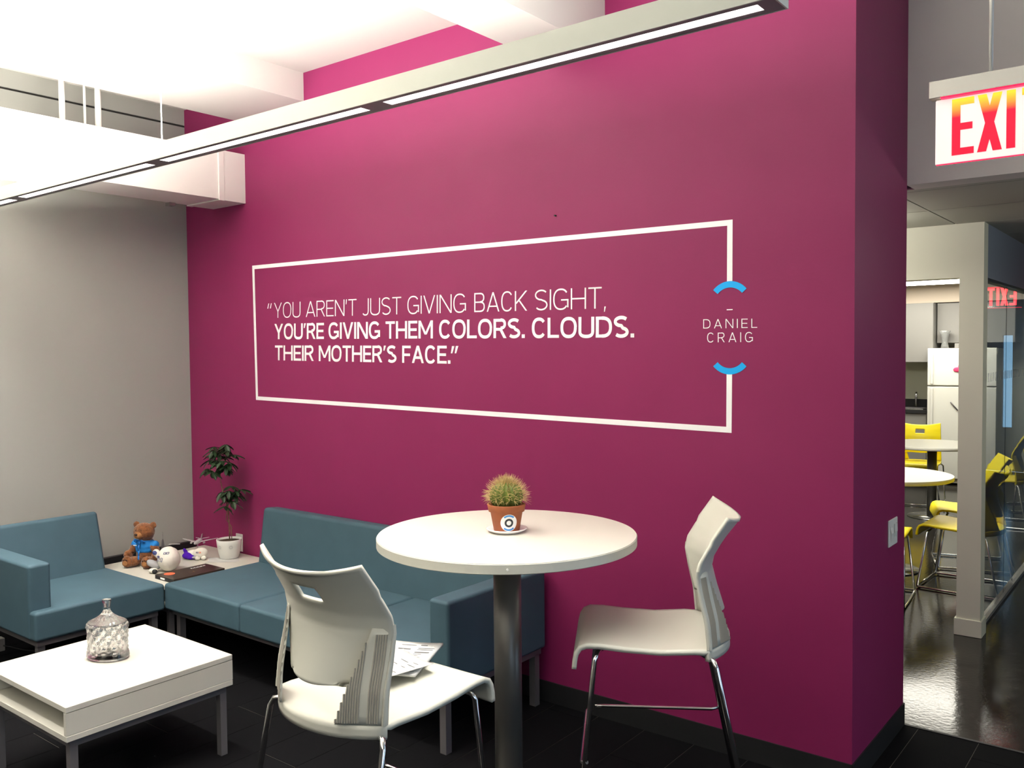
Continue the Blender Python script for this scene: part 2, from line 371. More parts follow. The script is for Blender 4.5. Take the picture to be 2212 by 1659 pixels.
def ribbon(pts, t):
    out = []; n = len(pts); L = []
    for i in range(n):
        p = pts[i]; a = pts[max(i-1, 0)]; b = pts[min(i+1, n-1)]
        dx, dy = b[0]-a[0], b[1]-a[1]; l = math.hypot(dx, dy) or 1
        L.append(((p[0]-dy/l*t/2, p[1]+dx/l*t/2), (p[0]+dy/l*t/2, p[1]-dx/l*t/2)))
    for i in range(n-1): out.append([L[i][0], L[i][1], L[i+1][1], L[i+1][0]])
    return out
def glyph(c, w, t):
    th = t*0.88; P = []
    def stem(x, y0=0, y1=1): P.append([(x, y0), (x+t, y0), (x+t, y1), (x, y1)])
    def bar(x0, x1, y): P.append([(x0, y), (x1, y), (x1, y+th), (x0, y+th)])
    def diag(x0, y0, x1, y1, k=1.0):
        hx = t*k*math.hypot(x1-x0, y1-y0)/abs(y1-y0)/2
        P.append([(x0-hx, y0), (x0+hx, y0), (x1+hx, y1), (x1-hx, y1)])
    def arc(cx, cy, rx, ry, a0, a1, n=18, e=2.35):
        pts = []
        for i in range(n+1):
            a = math.radians(a0+(a1-a0)*i/n); co, si = math.cos(a), math.sin(a)
            pts.append((cx+(rx-t/2)*math.copysign(abs(co)**(2/e), co), cy+(ry-th/2)*math.copysign(abs(si)**(2/e), si)))
        P.extend(ribbon(pts, t*0.97))
    if c == 'O': arc(w/2, .5, w/2, .515, 0, 360, 32)
    elif c == 'C': arc(w/2, .5, w/2, .515, 38, 322, 26)
    elif c == 'G':
        arc(w/2, .5, w/2, .515, 38, 322, 26); stem(w-t, .10, .50); bar(w*.52, w, .50-th)
    elif c == 'D': stem(0); arc(w*.38, .5, w*.62, .5, -90, 90, 18, 2.5); bar(0, w*.40, 0); bar(0, w*.40, 1-th)
    elif c == 'B':
        stem(0); bar(0, w*.6, 0); bar(0, w*.58, 1-th); bar(0, w*.6, .515-th/2)
        arc(w*.55, .745, w*.40, .255, -90, 90, 12); arc(w*.57, .265+.01, w*.43, .272, -90, 90, 12)
    elif c in 'PR':
        stem(0); bar(0, w*.58, 1-th); bar(0, w*.58, .46-th/2); arc(w*.55, .73, w*.42, .27+th*.1, -90, 90, 12)
        if c == 'R': diag(w*.55, .46, w-t*.55, 0)
    elif c == 'E': stem(0); bar(0, w, 0); bar(0, w, 1-th); bar(0, w*.93, .5-th/2)
    elif c == 'F': stem(0); bar(0, w, 1-th); bar(0, w*.92, .47-th/2)
    elif c == 'L': stem(0); bar(0, w, 0)
    elif c == 'T': bar(0, w, 1-th); stem(w/2-t/2)
    elif c == 'H': stem(0); stem(w-t); bar(0, w, .5-th/2)
    elif c == 'I': stem(0)
    elif c == 'U': stem(0, .28); stem(w-t, .28); arc(w/2, .29, w/2, .305, 180, 360, 18)
    elif c == 'J': stem(w-t, .26); arc(w/2-.0, .27, w/2, .285, 215, 360, 14)
    elif c == 'N': stem(0); stem(w-t); diag(t*.62, 1, w-t*.62, 0)
    elif c == 'M': stem(0); stem(w-t); diag(t*.55, 1, w/2, .22, .85); diag(w-t*.55, 1, w/2, .22, .85)
    elif c == 'A': diag(t*.55, 0, w/2, 1); diag(w-t*.55, 0, w/2, 1); bar(w*.2, w*.8, .24)
    elif c == 'V': diag(t*.55, 1, w/2, 0); diag(w-t*.55, 1, w/2, 0)
    elif c == 'Y': diag(t*.55, 1, w/2, .42); diag(w-t*.55, 1, w/2, .42); stem(w/2-t/2, 0, .46)
    elif c == 'X': diag(t*.55, 1, w-t*.55, 0); diag(w-t*.55, 1, t*.55, 0)
    elif c == 'K': stem(0); diag(t*.8, .36, w-t*.6, 1); diag(w*.36, .52, w-t*.5, 0)
    elif c == 'S':
        pts = []; rx = w/2-t/2; k = th/2
        for i in range(15):
            a = math.radians(35+235*i/14); pts.append((w/2+rx*math.cos(a), .745+(.265-k)*math.sin(a)))
        for i in range(1, 15):
            a = math.radians(90-235*i/14); pts.append((w/2+rx*math.cos(a), .255+(.265-k)*math.sin(a)))
        # smooth the spine
        P.extend(ribbon(pts, t*.98))
    elif c == "'": P.append([(0, .70), (w*.45, .70), (w, 1), (w-t*1.05, 1)])
    elif c == '.': P.append([(0, 0), (t*1.15, 0), (t*1.15, t*1.1), (0, t*1.1)])
    elif c == ',': P.append([(0, -.16), (w*.45, -.16), (w, t*1.1), (w-t*1.05, t*1.1)])
    elif c == '-': bar(0, w, .5)
    return P
GW = dict(O=.58, C=.53, G=.57, D=.54, B=.51, R=.52, E=.44, F=.43, L=.41, T=.47, H=.55, U=.54, J=.37, N=.56, M=.68, A=.59, V=.56, Y=.55, K=.54, S=.49, X=.55, P=.5)
def word(s, lb, lt, rb, rt, t, sp, name='lettering'):
    wid = rb[0]-lb[0]; h = (lt[1]-lb[1] + rt[1]-rb[1])/2
    fixw = {'I': t, "'": t*1.3, '.': t*1.15, ',': t*1.3}
    fixed = sum(fixw.get(c, 0) for c in s)*h + sp*h*(len(s)-1); fl = sum(GW.get(c, 0) for c in s if c not in fixw)*h
    k = (wid-fixed)/fl
    x = 0
    for i, c in enumerate(s):
        m = MB(); w = fixw[c] if c in fixw else GW[c]*k
        for poly in glyph(c, w, t):
            q = []
            for (gx, gy) in poly:
                f = (x+gx*h)/wid
                bx, bz = lb[0]+(rb[0]-lb[0])*f, lb[1]+(rb[1]-lb[1])*f
                hz = (lt[1]-lb[1])*(1-f) + (rt[1]-rb[1])*f
                q.append((bx+(lt[0]-lb[0])*gy, bz+hz*gy))
            m.face(wallface(q, 0.00003*len(m.f)))
        m.build('letter', M_vinylw, wq)
        x += (w + sp)*h
LW = [
('YOU', (-4.5637, 1.9294), (-4.5608, 2.0229), (-4.3058, 1.9263), (-4.3031, 2.0203)),
("AREN'T", (-4.2551, 1.9257), (-4.2525, 2.0198), (-3.8047, 1.9202), (-3.8025, 2.0152)),
('JUST', (-3.7578, 1.9196), (-3.7556, 2.0147), (-3.4444, 1.9158), (-3.4425, 2.0115)),
('GIVING', (-3.3965, 1.9152), (-3.3947, 2.011), (-2.975, 1.91), (-2.9736, 2.0067)),
('BACK', (-2.9194, 1.9094), (-2.918, 2.0062), (-2.5824, 1.9052), (-2.5814, 2.0027)),
('SIGHT,', (-2.5342, 1.9047), (-2.5332, 2.0023), (-2.1322, 1.8999), (-2.1316, 1.9983))]
BW = [
("YOU'RE", (-4.5641, 1.7966), (-4.5611, 1.8918), (-4.0924, 1.7908), (-4.09, 1.8862)),
('GIVING', (-4.0504, 1.7903), (-4.048, 1.8857), (-3.6129, 1.7849), (-3.6109, 1.8805)),
('THEM', (-3.5695, 1.7843), (-3.5676, 1.88), (-3.2101, 1.7799), (-3.2084, 1.8758)),
('COLORS.', (-3.165, 1.7793), (-3.1634, 1.8752), (-2.5971, 1.7723), (-2.5961, 1.8685)),
('CLOUDS.', (-2.554, 1.7718), (-2.553, 1.868), (-1.9851, 1.7648), (-1.9847, 1.8613)),
('THEIR', (-4.5635, 1.6648), (-4.5606, 1.7577), (-4.1891, 1.6599), (-4.1865, 1.7531)),
("MOTHER'S", (-4.1426, 1.6593), (-4.1402, 1.7526), (-3.4854, 1.6508), (-3.4836, 1.7445)),
('FACE.', (-3.4424, 1.6502), (-3.4406, 1.744), (-3.0866, 1.6456), (-3.0852, 1.7397))]
for w_ in LW: word(*w_, 0.080, 0.125)
for w_ in BW: word(*w_, 0.170, 0.088)
word('DANIEL', (-1.6509, 1.7971), (-1.6509, 1.8358), (-1.4133, 1.7947), (-1.4134, 1.8319), 0.095, 0.42)
word('CRAIG', (-1.633, 1.7383), (-1.633, 1.7784), (-1.4317, 1.7373), (-1.4317, 1.7775), 0.095, 0.42)
pm_ = MB(); pm_.face(wallface([(-1.5455, 1.8703), (-1.5194, 1.8703), (-1.5194, 1.8740), (-1.5455, 1.8740)])); pm_.build('dash', M_vinylw, wq)
for dx in (0, 0.026): pm_ = MB(); pm_.face(wallface([(-4.6307+dx, 1.990), (-4.6207+dx, 1.990), (-4.6107+dx, 2.022), (-4.6187+dx, 2.022)])); pm_.build('quote_mark', M_vinylw, wq)
for dx in (0, 0.027): pm_ = MB(); pm_.face(wallface([(-3.083+dx, 1.700), (-3.073+dx, 1.700), (-3.057+dx, 1.738), (-3.075+dx, 1.738)])); pm_.build('quote_mark', M_vinylw, wq)

# nail, outlet, switch
tag(MB().tube([(-2.407, YW, 2.347), (-2.407, YW-0.012, 2.347)], 0.004, 8).build('nail', M_black), 'tiny dark nail in the magenta wall above the quotation', 'nail')
ot = thing('wall_outlet', 'white power outlet low on the magenta wall behind the potted plant', 'outlet', (-4.975, YW, 0.462))
MB().box((-0.036, -0.006, -0.058), (0.036, 0, 0.058)).build('cover_plate', M_whitep, ot, bevel=0.003, seg=2)
for z in (-0.024, 0.024): MB().box((-0.016, -0.009, z-0.014), (0.016, -0.006, z+0.014)).build('socket', M_whitep, ot, bevel=0.002, seg=1)
sw = thing('light_switch', 'white double rocker light switch on the end of the magenta wall', 'switch', (XP, 3.97, 0.915))
MB().box((0, -0.068, -0.058), (0.006, 0.068, 0.058)).build('cover_plate', M_whitep, sw, bevel=0.003, seg=2)
for y, a in ((-0.028, 0.004), (0.028, -0.004)):
    r_ = MB(); r_.face([(0.007+a, y-0.018, -0.034), (0.007+a, y+0.018, -0.034), (0.012, y+0.018, 0), (0.012, y-0.018, 0)])
    r_.face([(0.012, y-0.018, 0), (0.012, y+0.018, 0), (0.007-a, y+0.018, 0.034), (0.007-a, y-0.018, 0.034)])
    r_.face([(0.006, y-0.018, -0.034), (0.007+a, y-0.018, -0.034), (0.012, y-0.018, 0), (0.007-a, y-0.018, 0.034), (0.006, y-0.018, 0.034)])
    r_.face([(0.006, y+0.018, -0.034), (0.007+a, y+0.018, -0.034), (0.012, y+0.018, 0), (0.007-a, y+0.018, 0.034), (0.006, y+0.018, 0.034)])
    r_.build('rocker', M_whitep, sw)

# ============================================================ EXIT SIGNS
def grad_emission(name, z0, z1, c0, c1, s):
    m = mat(name, c0, 0.4); nt = m.node_tree; b = nt.nodes['Principled BSDF']
    tc = nt.nodes.new('ShaderNodeTexCoord'); sp = nt.nodes.new('ShaderNodeSeparateXYZ'); mr = nt.nodes.new('ShaderNodeMapRange')
    mr.inputs['From Min'].default_value = z0; mr.inputs['From Max'].default_value = z1
    rp = nt.nodes.new('ShaderNodeValToRGB'); rp.color_ramp.elements[0].color = (*c0, 1); rp.color_ramp.elements[1].color = (*c1, 1)
    nt.links.new(tc.outputs['Object'], sp.inputs[0]); nt.links.new(sp.outputs['Z'], mr.inputs['Value'])
    nt.links.new(mr.outputs[0], rp.inputs[0]); nt.links.new(rp.outputs[0], b.inputs['Emission Color'])
    b.inputs['Emission Strength'].default_value = s
    return m
M_ex = grad_emission('exit_letters', -0.11, -0.062, (1.0, 0.0, 0.02), (1.0, 0.55, 0.02), 1.6)
M_pane = mat('lit_acrylic', (0.5, 0.46, 0.44), 0.2, emis=(1.0, 0.88, 0.82), es=0.72)
M_pane2 = mat('clear_acrylic', (0.9, 0.9, 0.9), 0.05, trans=1.0, ior=1.3)
M_led = mat('red_led_slot', (0.5, 0.0, 0.02), 0.4, emis=(1.0, 0.0, 0.04), es=2.6)
M_redled = mat('red_letters', (0.6, 0, 0), 0.4, emis=(1.0, 0.02, 0.03), es=6.0)
def exit_sign(label, loc, m_let, m_pane, stemtop):
    t = thing('exit_sign', label, 'exit sign', loc)
    MB().box((-0.156, -0.021, -0.049), (0.156, 0.021, 0)).build('housing', M_alum, t, bevel=0.0015, seg=1)
    MB().box((-0.125, -0.0205, -0.0525), (0.152, 0.0205, -0.0485)).build('led_strip', M_led, t)
    pn = MB().box((-0.142, -0.003, -0.238), (0.142, 0.003, -0.052)).build('sign_pane', m_pane, t, bevel=0.0025, seg=1)
    for y in ((-0.0042),):
        for c, w, x in (('E', .36, -.098), ('X', .40, -.033), ('I', .145, .0405), ('T', .37, .078)):
            m = MB()
            for poly in glyph(c, w, 0.14):
                m.face([(x+px*0.16, y-0.00003*len(m.f), -0.217+py*0.16) for px, py in poly])
            m.build('letter', m_let, pn)
    MB().box((-0.139, -0.0032, -0.2392), (0.139, 0.0032, -0.2372)).build('edge_glow', M_led, pn)
    MB().tube([(0, 0, 0), (0, 0, stemtop)], 0.0055, 10).build('stem', M_whitep, t)
    MB().lathe([(0.04, stemtop-0.012), (0.03, stemtop)], 16).build('canopy', M_whitep, t)
exit_sign('brushed metal exit sign with glowing red letters hanging at the right edge', (-0.472, 2.8, 2.477), M_ex, M_pane, ZC-2.477)
exit_sign('second exit sign far along the hall, mirrored in the glass partition', (-0.66, 9.08, 2.30), M_redled, M_pane2, 2.43-2.30)

# ============================================================ SOFAS
def cushion(name, a, b, parent, bev=0.035, sub=True):
    o = MB().box(a, b).build(name, M_blue, parent, bevel=bev, seg=5)
    return o
so = thing('sofa', 'slate blue three-seat sofa with one arm standing against the magenta wall', 'sofa', (-2.465, 2.66, 0))
ys = 2.64-2.66
cuts = [-4.56, -3.855, -3.22, -2.578]
for i in range(3):
    a, b = cuts[i]+2.465+0.001, cuts[i+1]+2.465-0.001
    cushion('seat_cushion', (a, ys, 0.275), (b, 0.63, 0.425), so, 0.018)
bk = MB(); x0, x1 = -4.56+2.465, -2.578+2.465
# leaning backrest
n = [(0.60, 0.38), (0.765, 0.38), (0.765, 0.745), (0.655, 0.755)]
bk.face([(x0, y, z) for y, z in n]); bk.face([(x1, y, z) for y, z in reversed(n)])
for i in range(4):
    y0, z0 = n[i]; y1, z1 = n[(i+1) % 4]
    bk.face([(x0, y0, z0), (x0, y1, z1), (x1, y1, z1), (x1, y0, z0)])
bk.build('backrest', M_blue, so, bevel=0.022, seg=5, weld=True)
MB().box((-0.113, 0.045, 0.275), (0, 0.745, 0.657)).build('armrest', M_blue, so, bevel=0.016, seg=4)
MB().box((x0+0.02, 0.02, 0.245), (-0.02, 0.73, 0.276)).build('frame', M_leg, so)
for x in (x0+0.02, -0.055):
    for y in (0.045, 0.68):
        MB().box((x, y, 0), (x+0.035, y+0.035, 0.25)).build('leg', M_leg, so)
tag(so, group=None)
s2 = thing('armchair', 'slate blue one-arm seat along the grey wall, cropped at the left edge', 'sofa', (-4.55, 1.94, 0))
cushion('seat_cushion', (-0.72, 0.0, 0.275), (0.01, 0.70, 0.425), s2, 0.018)
n = [(-0.60, 0.38), (-0.79, 0.38), (-0.80, 0.745), (-0.70, 0.762)]
bk = MB(); y0_, y1_ = 0.0, 0.685
bk.face([(x, y0_, z) for x, z in n]); bk.face([(x, y1_, z) for x, z in reversed(n)])
for i in range(4):
    a, z0 = n[i]; b, z1 = n[(i+1) % 4]
    bk.face([(a, y0_, z0), (b, y0_, z1), (b, y1_, z1), (a, y1_, z0)])
bk.build('backrest', M_blue, s2, bevel=0.022, seg=5, weld=True)
MB().box((-0.80, -0.003, 0.275), (-0.045, 0.108, 0.655)).build('armrest', M_blue, s2, bevel=0.016, seg=4)
MB().box((-0.74, 0.02, 0.245), (-0.02, 0.67, 0.276)).build('frame', M_leg, s2)
for x in (-0.74, -0.07):
    for y in (0.03, 0.64):
        MB().box((x, y, 0), (x+0.035, y+0.035, 0.25)).build('leg', M_leg, s2)

# ============================================================ CORNER TABLE + COFFEE TABLE
def box_table(name, label, loc, sx, sy, zt, zb, slab, ends_open_y=True):
    t = thing(name, label, 'table', loc)
    MB().box((0, 0, zt-slab), (sx, sy, zt)).build('top_panel', M_lam, t, bevel=0.0015, seg=1)
    MB().box((0, 0, zb), (sx, sy, zb+slab)).build('bottom_panel', M_lam, t, bevel=0.0015, seg=1)
    MB().box((sx-slab*.8-.0008, 0.0, zb+slab+.0015), (sx-.0008, sy, zt-slab-.0015)).build('side_panel', M_lam, t)
    MB().box((0.0008, 0.0, zb+slab+.0015), (slab*.8+.0008, sy, zt-slab-.0015)).build('side_panel', M_lam, t)
    MB().box((slab, sy/2-0.01, zb+slab+.0005), (sx-slab, sy/2+0.01, zt-slab-.0005)).build('divider', M_lam, t)
    f = MB(); g = 0.02; w = 0.03
    f.box((g, g, zb-w), (sx-g, g+w, zb-.001)).box((g, sy-g-w, zb-w), (sx-g, sy-g, zb-.001)).box((g, g+w, zb-w), (g+w, sy-g-w, zb-.001)).box((sx-g-w, g+w, zb-w), (sx-g, sy-g-w, zb-.001))
    f.build('frame', M_leg, t)
    for x in (g, sx-g-w):
        for y in (g, sy-g-w): MB().box((x, y, 0), (x+w, y+w, zb-w-.0005)).build('leg', M_leg, t)
    return t
box_table('coffee_table', 'low square white coffee table with open side compartment', (-3.925, 1.475, 0), 0.70, 0.70, 0.428, 0.297, 0.022)
box_table('corner_table', 'low white corner table between the two blue seats', (-5.37, 2.668, 0), 0.805, 0.752, 0.395, 0.27, 0.022)

# crystal jar
jr = thing('candy_jar', 'lidded cut crystal candy jar on the coffee table', 'jar', (-3.615, 1.835, 0.428), math.radians(28))
def cutmod(a, j, z):
    k = 12
    v = abs(((a*k/(2*PI) + z*22) % 1) - .5) + abs(((a*k/(2*PI) - z*22) % 1) - .5)
    return 1 + 0.13*(v-.5)
po = [(0.055, 0), (0.086, 0.004), (0.092, 0.014), (0.089, 0.030)] + [(0.083+0.006*((i/16)**2), 0.030+0.118*i/16) for i in range(1, 17)]
pi_ = [(0.079, 0.148), (0.076, 0.10), (0.075, 0.04), (0.070, 0.024), (0.0, 0.020)]
jb = MB(); n0 = 96
jb.lathe([(0.0, 0.0)] + po + pi_, n0, sx=1.0, sy=0.72, sm=False, mod=lambda a, j, z: cutmod(a, j, z) if 3 < j < 20 else 1.0, close=False)
jb.build('jar_body', M_crys, jr, weld=True)
lid = MB()
lp = [(0.0, 0.151), (0.074, 0.151), (0.081, 0.153), (0.081, 0.157), (0.064, 0.164), (0.047, 0.172), (0.032, 0.182), (0.020, 0.194), (0.014, 0.205), (0.014, 0.216), (0.017, 0.236), (0.020, 0.246), (0.018, 0.250), (0.0, 0.250)]
lid.lathe(lp, 72, sx=1.0, sy=0.80, sm=False, mod=lambda a, j, z: 1+0.06*abs(math.sin(a*9)) if 3 < j < 9 else 1.0, close=False)
lid.build('lid', M_crys, jr, weld=True)

# ============================================================ HIGH TABLE
ht = thing('high_table', 'round white bar-height table on a grey metal column', 'table', (-1.918, 2.417, 0))
MB().lathe([(0.452, 1.033), (0.457, 1.036), (0.457, 1.064), (0.454, 1.067)], 128, sm=False).build('table_top', M_edge, ht)
MB().lathe([(0.4555, 1.0655), (0.4545, 1.0675)], 128).build('table_surface', M_lam, ht)
MB().lathe([(0.049, 0.02), (0.049, 1.028)], 48).build('column', M_pole, ht)
MB().lathe([(0.09, 1.024), (0.09, 1.033)], 32).build('mounting_plate', M_leg, ht)
MB().lathe([(0.27, 0.0), (0.27, 0.008), (0.25, 0.014), (0.06, 0.022)], 64).build('base', M_pole, ht)
MB().tube([(0.285-0.0, -0.3575, 1.05), (0.287, -0.3600, 1.05)], 0.0035, 12).build('edge_plug', M_whitep, ht)

# cactus
cs = tag(MB().lathe([(0.0, 0.002), (0.052, 0.0), (0.055, 0.003), (0.068, 0.008), (0.074, 0.014), (0.071, 0.015), (0.060, 0.009), (0.050, 0.006), (0.0, 0.006)], 48, c=(0,0,0), close=False).build('saucer', mat('white_glaze', (0.85, 0.80, 0.80), 0.2)),
         'small white saucer under the terracotta cactus pot', 'saucer')
cs.location = (-1.930, 2.432, 1.0675)
ca = thing('potted_cactus', 'round spiny cactus in a terracotta pot with a round logo sticker', 'potted plant', (-1.930, 2.432, 1.0737))
M_terra = mat('terracotta', (0.29, 0.082, 0.028), 0.75, bump=0.2, bscale=120, var=0.12, vscale=30)
M_soil = mat('potting_soil', (0.05, 0.028, 0.015), 0.95, bump=1.0, bscale=150, var=0.5, vscale=120)
ph = 0.0945
pot = [(0.0, 0), (0.0455, 0), (0.0575, 0.067), (0.064, 0.069), (0.0685, 0.092), (0.0670, ph), (0.0625, ph), (0.060, 0.083), (0.0, 0.083)]
MB().lathe(pot, 64, close=False).build('pot', M_terra, ca)
MB().lathe([(0.0, 0.086), (0.04, 0.087), (0.061, 0.084)], 32, close=False).build('soil', M_soil, ca)
M_cact = mat('cactus_skin', (0.10, 0.13, 0.018), 0.6, var=0.3, vscale=60)
MB().lathe([(0.0001, 0.168), (0.012, 0.170), (0.028, 0.166), (0.044, 0.154), (0.053, 0.137), (0.055, 0.120), (0.051, 0.102), (0.043, 0.088), (0.038, 0.080)], 120, mod=lambda a, j, z: 1+0.10*math.cos(a*16), close=False).build('cactus_body', M_cact, ca)
M_spine = mat('cactus_spines', (0.55, 0.40, 0.17), 0.5)
sp = MB(); rnd = random.Random(3)
for i in range(16):
    a = 2*PI*i/16
    for j in range(10):
        th = 0.12 + j*0.175
        R_ = 0.056; c0 = Vector((R_*1.05*math.sin(th)*math.cos(a), R_*1.05*math.sin(th)*math.sin(a), 0.117+0.053*math.cos(th)))
        nrm = Vector((math.sin(th)*math.cos(a), math.sin(th)*math.sin(a), math.cos(th)))
        for k2 in range(5):
            d = (nrm + Vector((rnd.uniform(-.75, .75), rnd.uniform(-.75, .75), rnd.uniform(-.6, .6)))).normalized()
            L = rnd.uniform(0.018, 0.037)
            sp.tube([c0, c0+d*L*.6, c0+d*L+Vector((0,0,-.002 if th > 1.2 else .001))], 0.0008, 3, r1=0.0002, cap=False)
o = sp.build('spines', M_spine, ca); o['kind'] = 'stuff'
# sticker on the pot, facing the camera
ang0 = math.atan2(-2.432, 1.930) + math.radians(9)
def potpt(u, v, off):     # u across, v up in metres from the sticker centre
    z = 0.0345 + v; r = 0.0455 + (0.0575-0.0455)*z/0.067 + off; a = ang0 + u/r
    return (r*math.cos(a), r*math.sin(a), z)
def ringpatch(name, r0, r1, a0, a1, m, off, n=40, par=None):
    b = MB()
    for i in range(n):
        t0 = math.radians(a0+(a1-a0)*i/n); t1 = math.radians(a0+(a1-a0)*(i+1)/n)
        for q in range(3):
            q0 = r0+(r1-r0)*q/3; q1 = r0+(r1-r0)*(q+1)/3
            b.face([potpt(q0*math.cos(t0), q0*math.sin(t0), off), potpt(q1*math.cos(t0), q1*math.sin(t0), off), potpt(q1*math.cos(t1), q1*math.sin(t1), off), potpt(q0*math.cos(t1), q0*math.sin(t1), off)])
    return b.build(name, m, par or ca)
M_stk = mat('sticker_paper', (0.82, 0.82, 0.80), 0.5); M_stb = mat('sticker_blue', (0.05, 0.26, 0.62), 0.5); M_stk2 = mat('sticker_black', (0.02, 0.025, 0.03), 0.5)
stk = ringpatch('sticker', 0.0, 0.0305, 0, 360, M_stk, 0.0006)
ringpatch('sticker_ring', 0.0085, 0.0155, 0, 360, M_stk2, 0.0010, par=stk)
ringpatch('sticker_arc', 0.0225, 0.0285, 48, 132, M_stb, 0.0010, 14, stk); ringpatch('sticker_arc', 0.0225, 0.0285, 228, 312, M_stb, 0.0010, 14, stk)

# ============================================================ STOOLS / CHAIRS
def make_seat(name, label, cat, hz, m, group, sled=False):
    """origin on the floor, facing +y; hz = drop from bar height"""
    t = thing(name, label, cat, (0,0,0), 0, group); D = -hz
    W = 0.224
    def seat(u, v):
        s = 2*u-1; yr = -0.165 - 0.088*(1-abs(s)**2.2)
        path = [(-0.002, -0.040), (0.0, -0.006), (0.10, -0.004), (0.35, -0.010), (0.62, -0.004), (0.80, 0.004), (0.90, 0.004), (0.955, -0.006), (0.985, -0.026), (1.0, -0.052), (1.005, -0.078)]
        k = v*(len(path)-1); i = min(int(k), len(path)-2); f = k-i
        pv = path[i][0]*(1-f)+path[i+1][0]*f; pz = path[i][1]*(1-f)+path[i+1][1]*f
        y = yr + pv*(0.262-yr)
        dish = -0.008*(1-s*s)*max(0, math.sin(PI*min(1, max(0, pv))))
        w = W*(1-0.02*pv)
        return (s*w, y, 0.772+D+pz+dish)
    o = MB().grid(seat, 24, 30).build('seat', m, t); solid(o, 0.015, -1)
    def ysid(z):
        pts = [(0.77, -0.165), (0.85, -0.158), (0.93, -0.140), (1.0, -0.128), (1.04, -0.136), (1.09, -0.165), (1.165, -0.225)]
        for i in range(len(pts)-1):
            if z <= pts[i+1][0]:
                f = (z-pts[i][0])/(pts[i+1][0]-pts[i][0]); return pts[i][1]*(1-f)+pts[i+1][1]*f
        return pts[-1][1]
    def wid(z):
        if z >= 1.03: return 0.218 - 0.012*((z-1.03)/0.135)
        if z >= 0.99: return 0.218
        f = (0.99-z)/0.14
        return 0.218 - 0.055*min(1, f*1.0)
    def back(u, v):
        s = 2*u-1; z = 0.85 + 0.315*v
        bow = 0.062 + 0.012*max(0, (1.0-z)/0.15)
        zz = z + (0.022*s*s*v**3 if v > .8 else 0) - (0.012*(1-s*s) if v > .98 else 0)
        if v < 0.02: zz += 0.025*s*s
        yb = ysid(z) - bow*(1-s*s)
        return (s*wid(z), yb, zz+D-0.004)
    nu, nv = 36, 36
    def hole(u, v): return abs(2*u-1) < 0.24 and 0.70 < v < 0.83
    o = MB().grid(back, nu, nv, skip=hole).build('backrest', m, t); solid(o, 0.011, 0)
    # side wings from the lumbar corners down to the seat
    for sx in (-1, 1):
        def wing(u, v):      # u: 0 outer edge .. 1 inner edge, v: 0 bottom .. 1 top
            z = 0.768 + (1.005-0.768)*v
            xo = 0.222 - 0.006*v; xi = 0.112 + (0.172-0.112)*v
            x = xo + (xi-xo)*u; yo = ysid(z)
            yy = yo - 0.075*(1-v*0.55)*u
            return (sx*x, yy, z+D)
        o = MB().grid(wing, 6, 10).build('side_wing', m, t); solid(o, 0.006, 0)
        e = MB()
        for k in range(11):
            z0 = 0.768+(1.015-0.768)*k/11; z1 = 0.768+(1.015-0.768)*(k+1)/11
            xo0, xo1 = 0.221-0.003*k/11, 0.221-0.003*(k+1)/11
            a, b = ysid(z0), ysid(z1); w0 = 0.008*(1-k/11)+0.003 
            q = [(sx*(xo0-.005), a+0.006, z0+D), (sx*(xo0+.002), a+0.006, z0+D), (sx*(xo0+.002), a-w0, z0+D), (sx*(xo0-.005), a-w0, z0+D)]
            q2 = [(sx*(xo1-.005), b+0.006, z1+D), (sx*(xo1+.002), b+0.006, z1+D), (sx*(xo1+.002), b-w0, z1+D), (sx*(xo1-.005), b-w0, z1+D)]
            for i in range(4): e.face([q[i], q[(i+1)%4], q2[(i+1)%4], q2[i]], True)
        e.build('edge_flange', m, t, weld=True)
        if hz == 0:
            rb = MB()
            for k in range(18):
                if k in (5, 6, 7): continue
                u = 0.15 + 0.83*k/17
                xb, yb, zb = wing(u, 0.02)
                vt = 0.94 if u < .95 else .9
                # ribs run parallel to the outer edge and stop at the slanted inner edge
                xin = xb
                vmax = min(0.94, max(0.05, (abs(xb)-0.112)/(0.172-0.112))) if abs(xb) < 0.172 else 0.94
                prev = None
                for j in range(7):
                    v = 0.02 + (vmax-0.02)*j/6
                    z = 0.768+(1.005-0.768)*v; xo = 0.222-0.006*v; xi = 0.112+(0.172-0.112)*v
                    uu = (xo-abs(xb))/(xo-xi) if xo != xi else 0; uu = min(1, max(0, uu))
                    p = wing(uu, v)
                    cur = [(p[0]-0.0017, p[1]-0.0065, p[2]), (p[0]+0.0017, p[1]-0.0065, p[2]), (p[0]+0.0017, p[1]-0.001, p[2]), (p[0]-0.0017, p[1]-0.001, p[2])]
                    if prev:
                        for i in range(4): rb.face([prev[i], prev[(i+1)%4], cur[(i+1)%4], cur[i]])
                    prev = cur
            o = rb.build('ribbing', M_rib, t, weld=True); o['kind'] = 'stuff'
    zs = 0.738+D
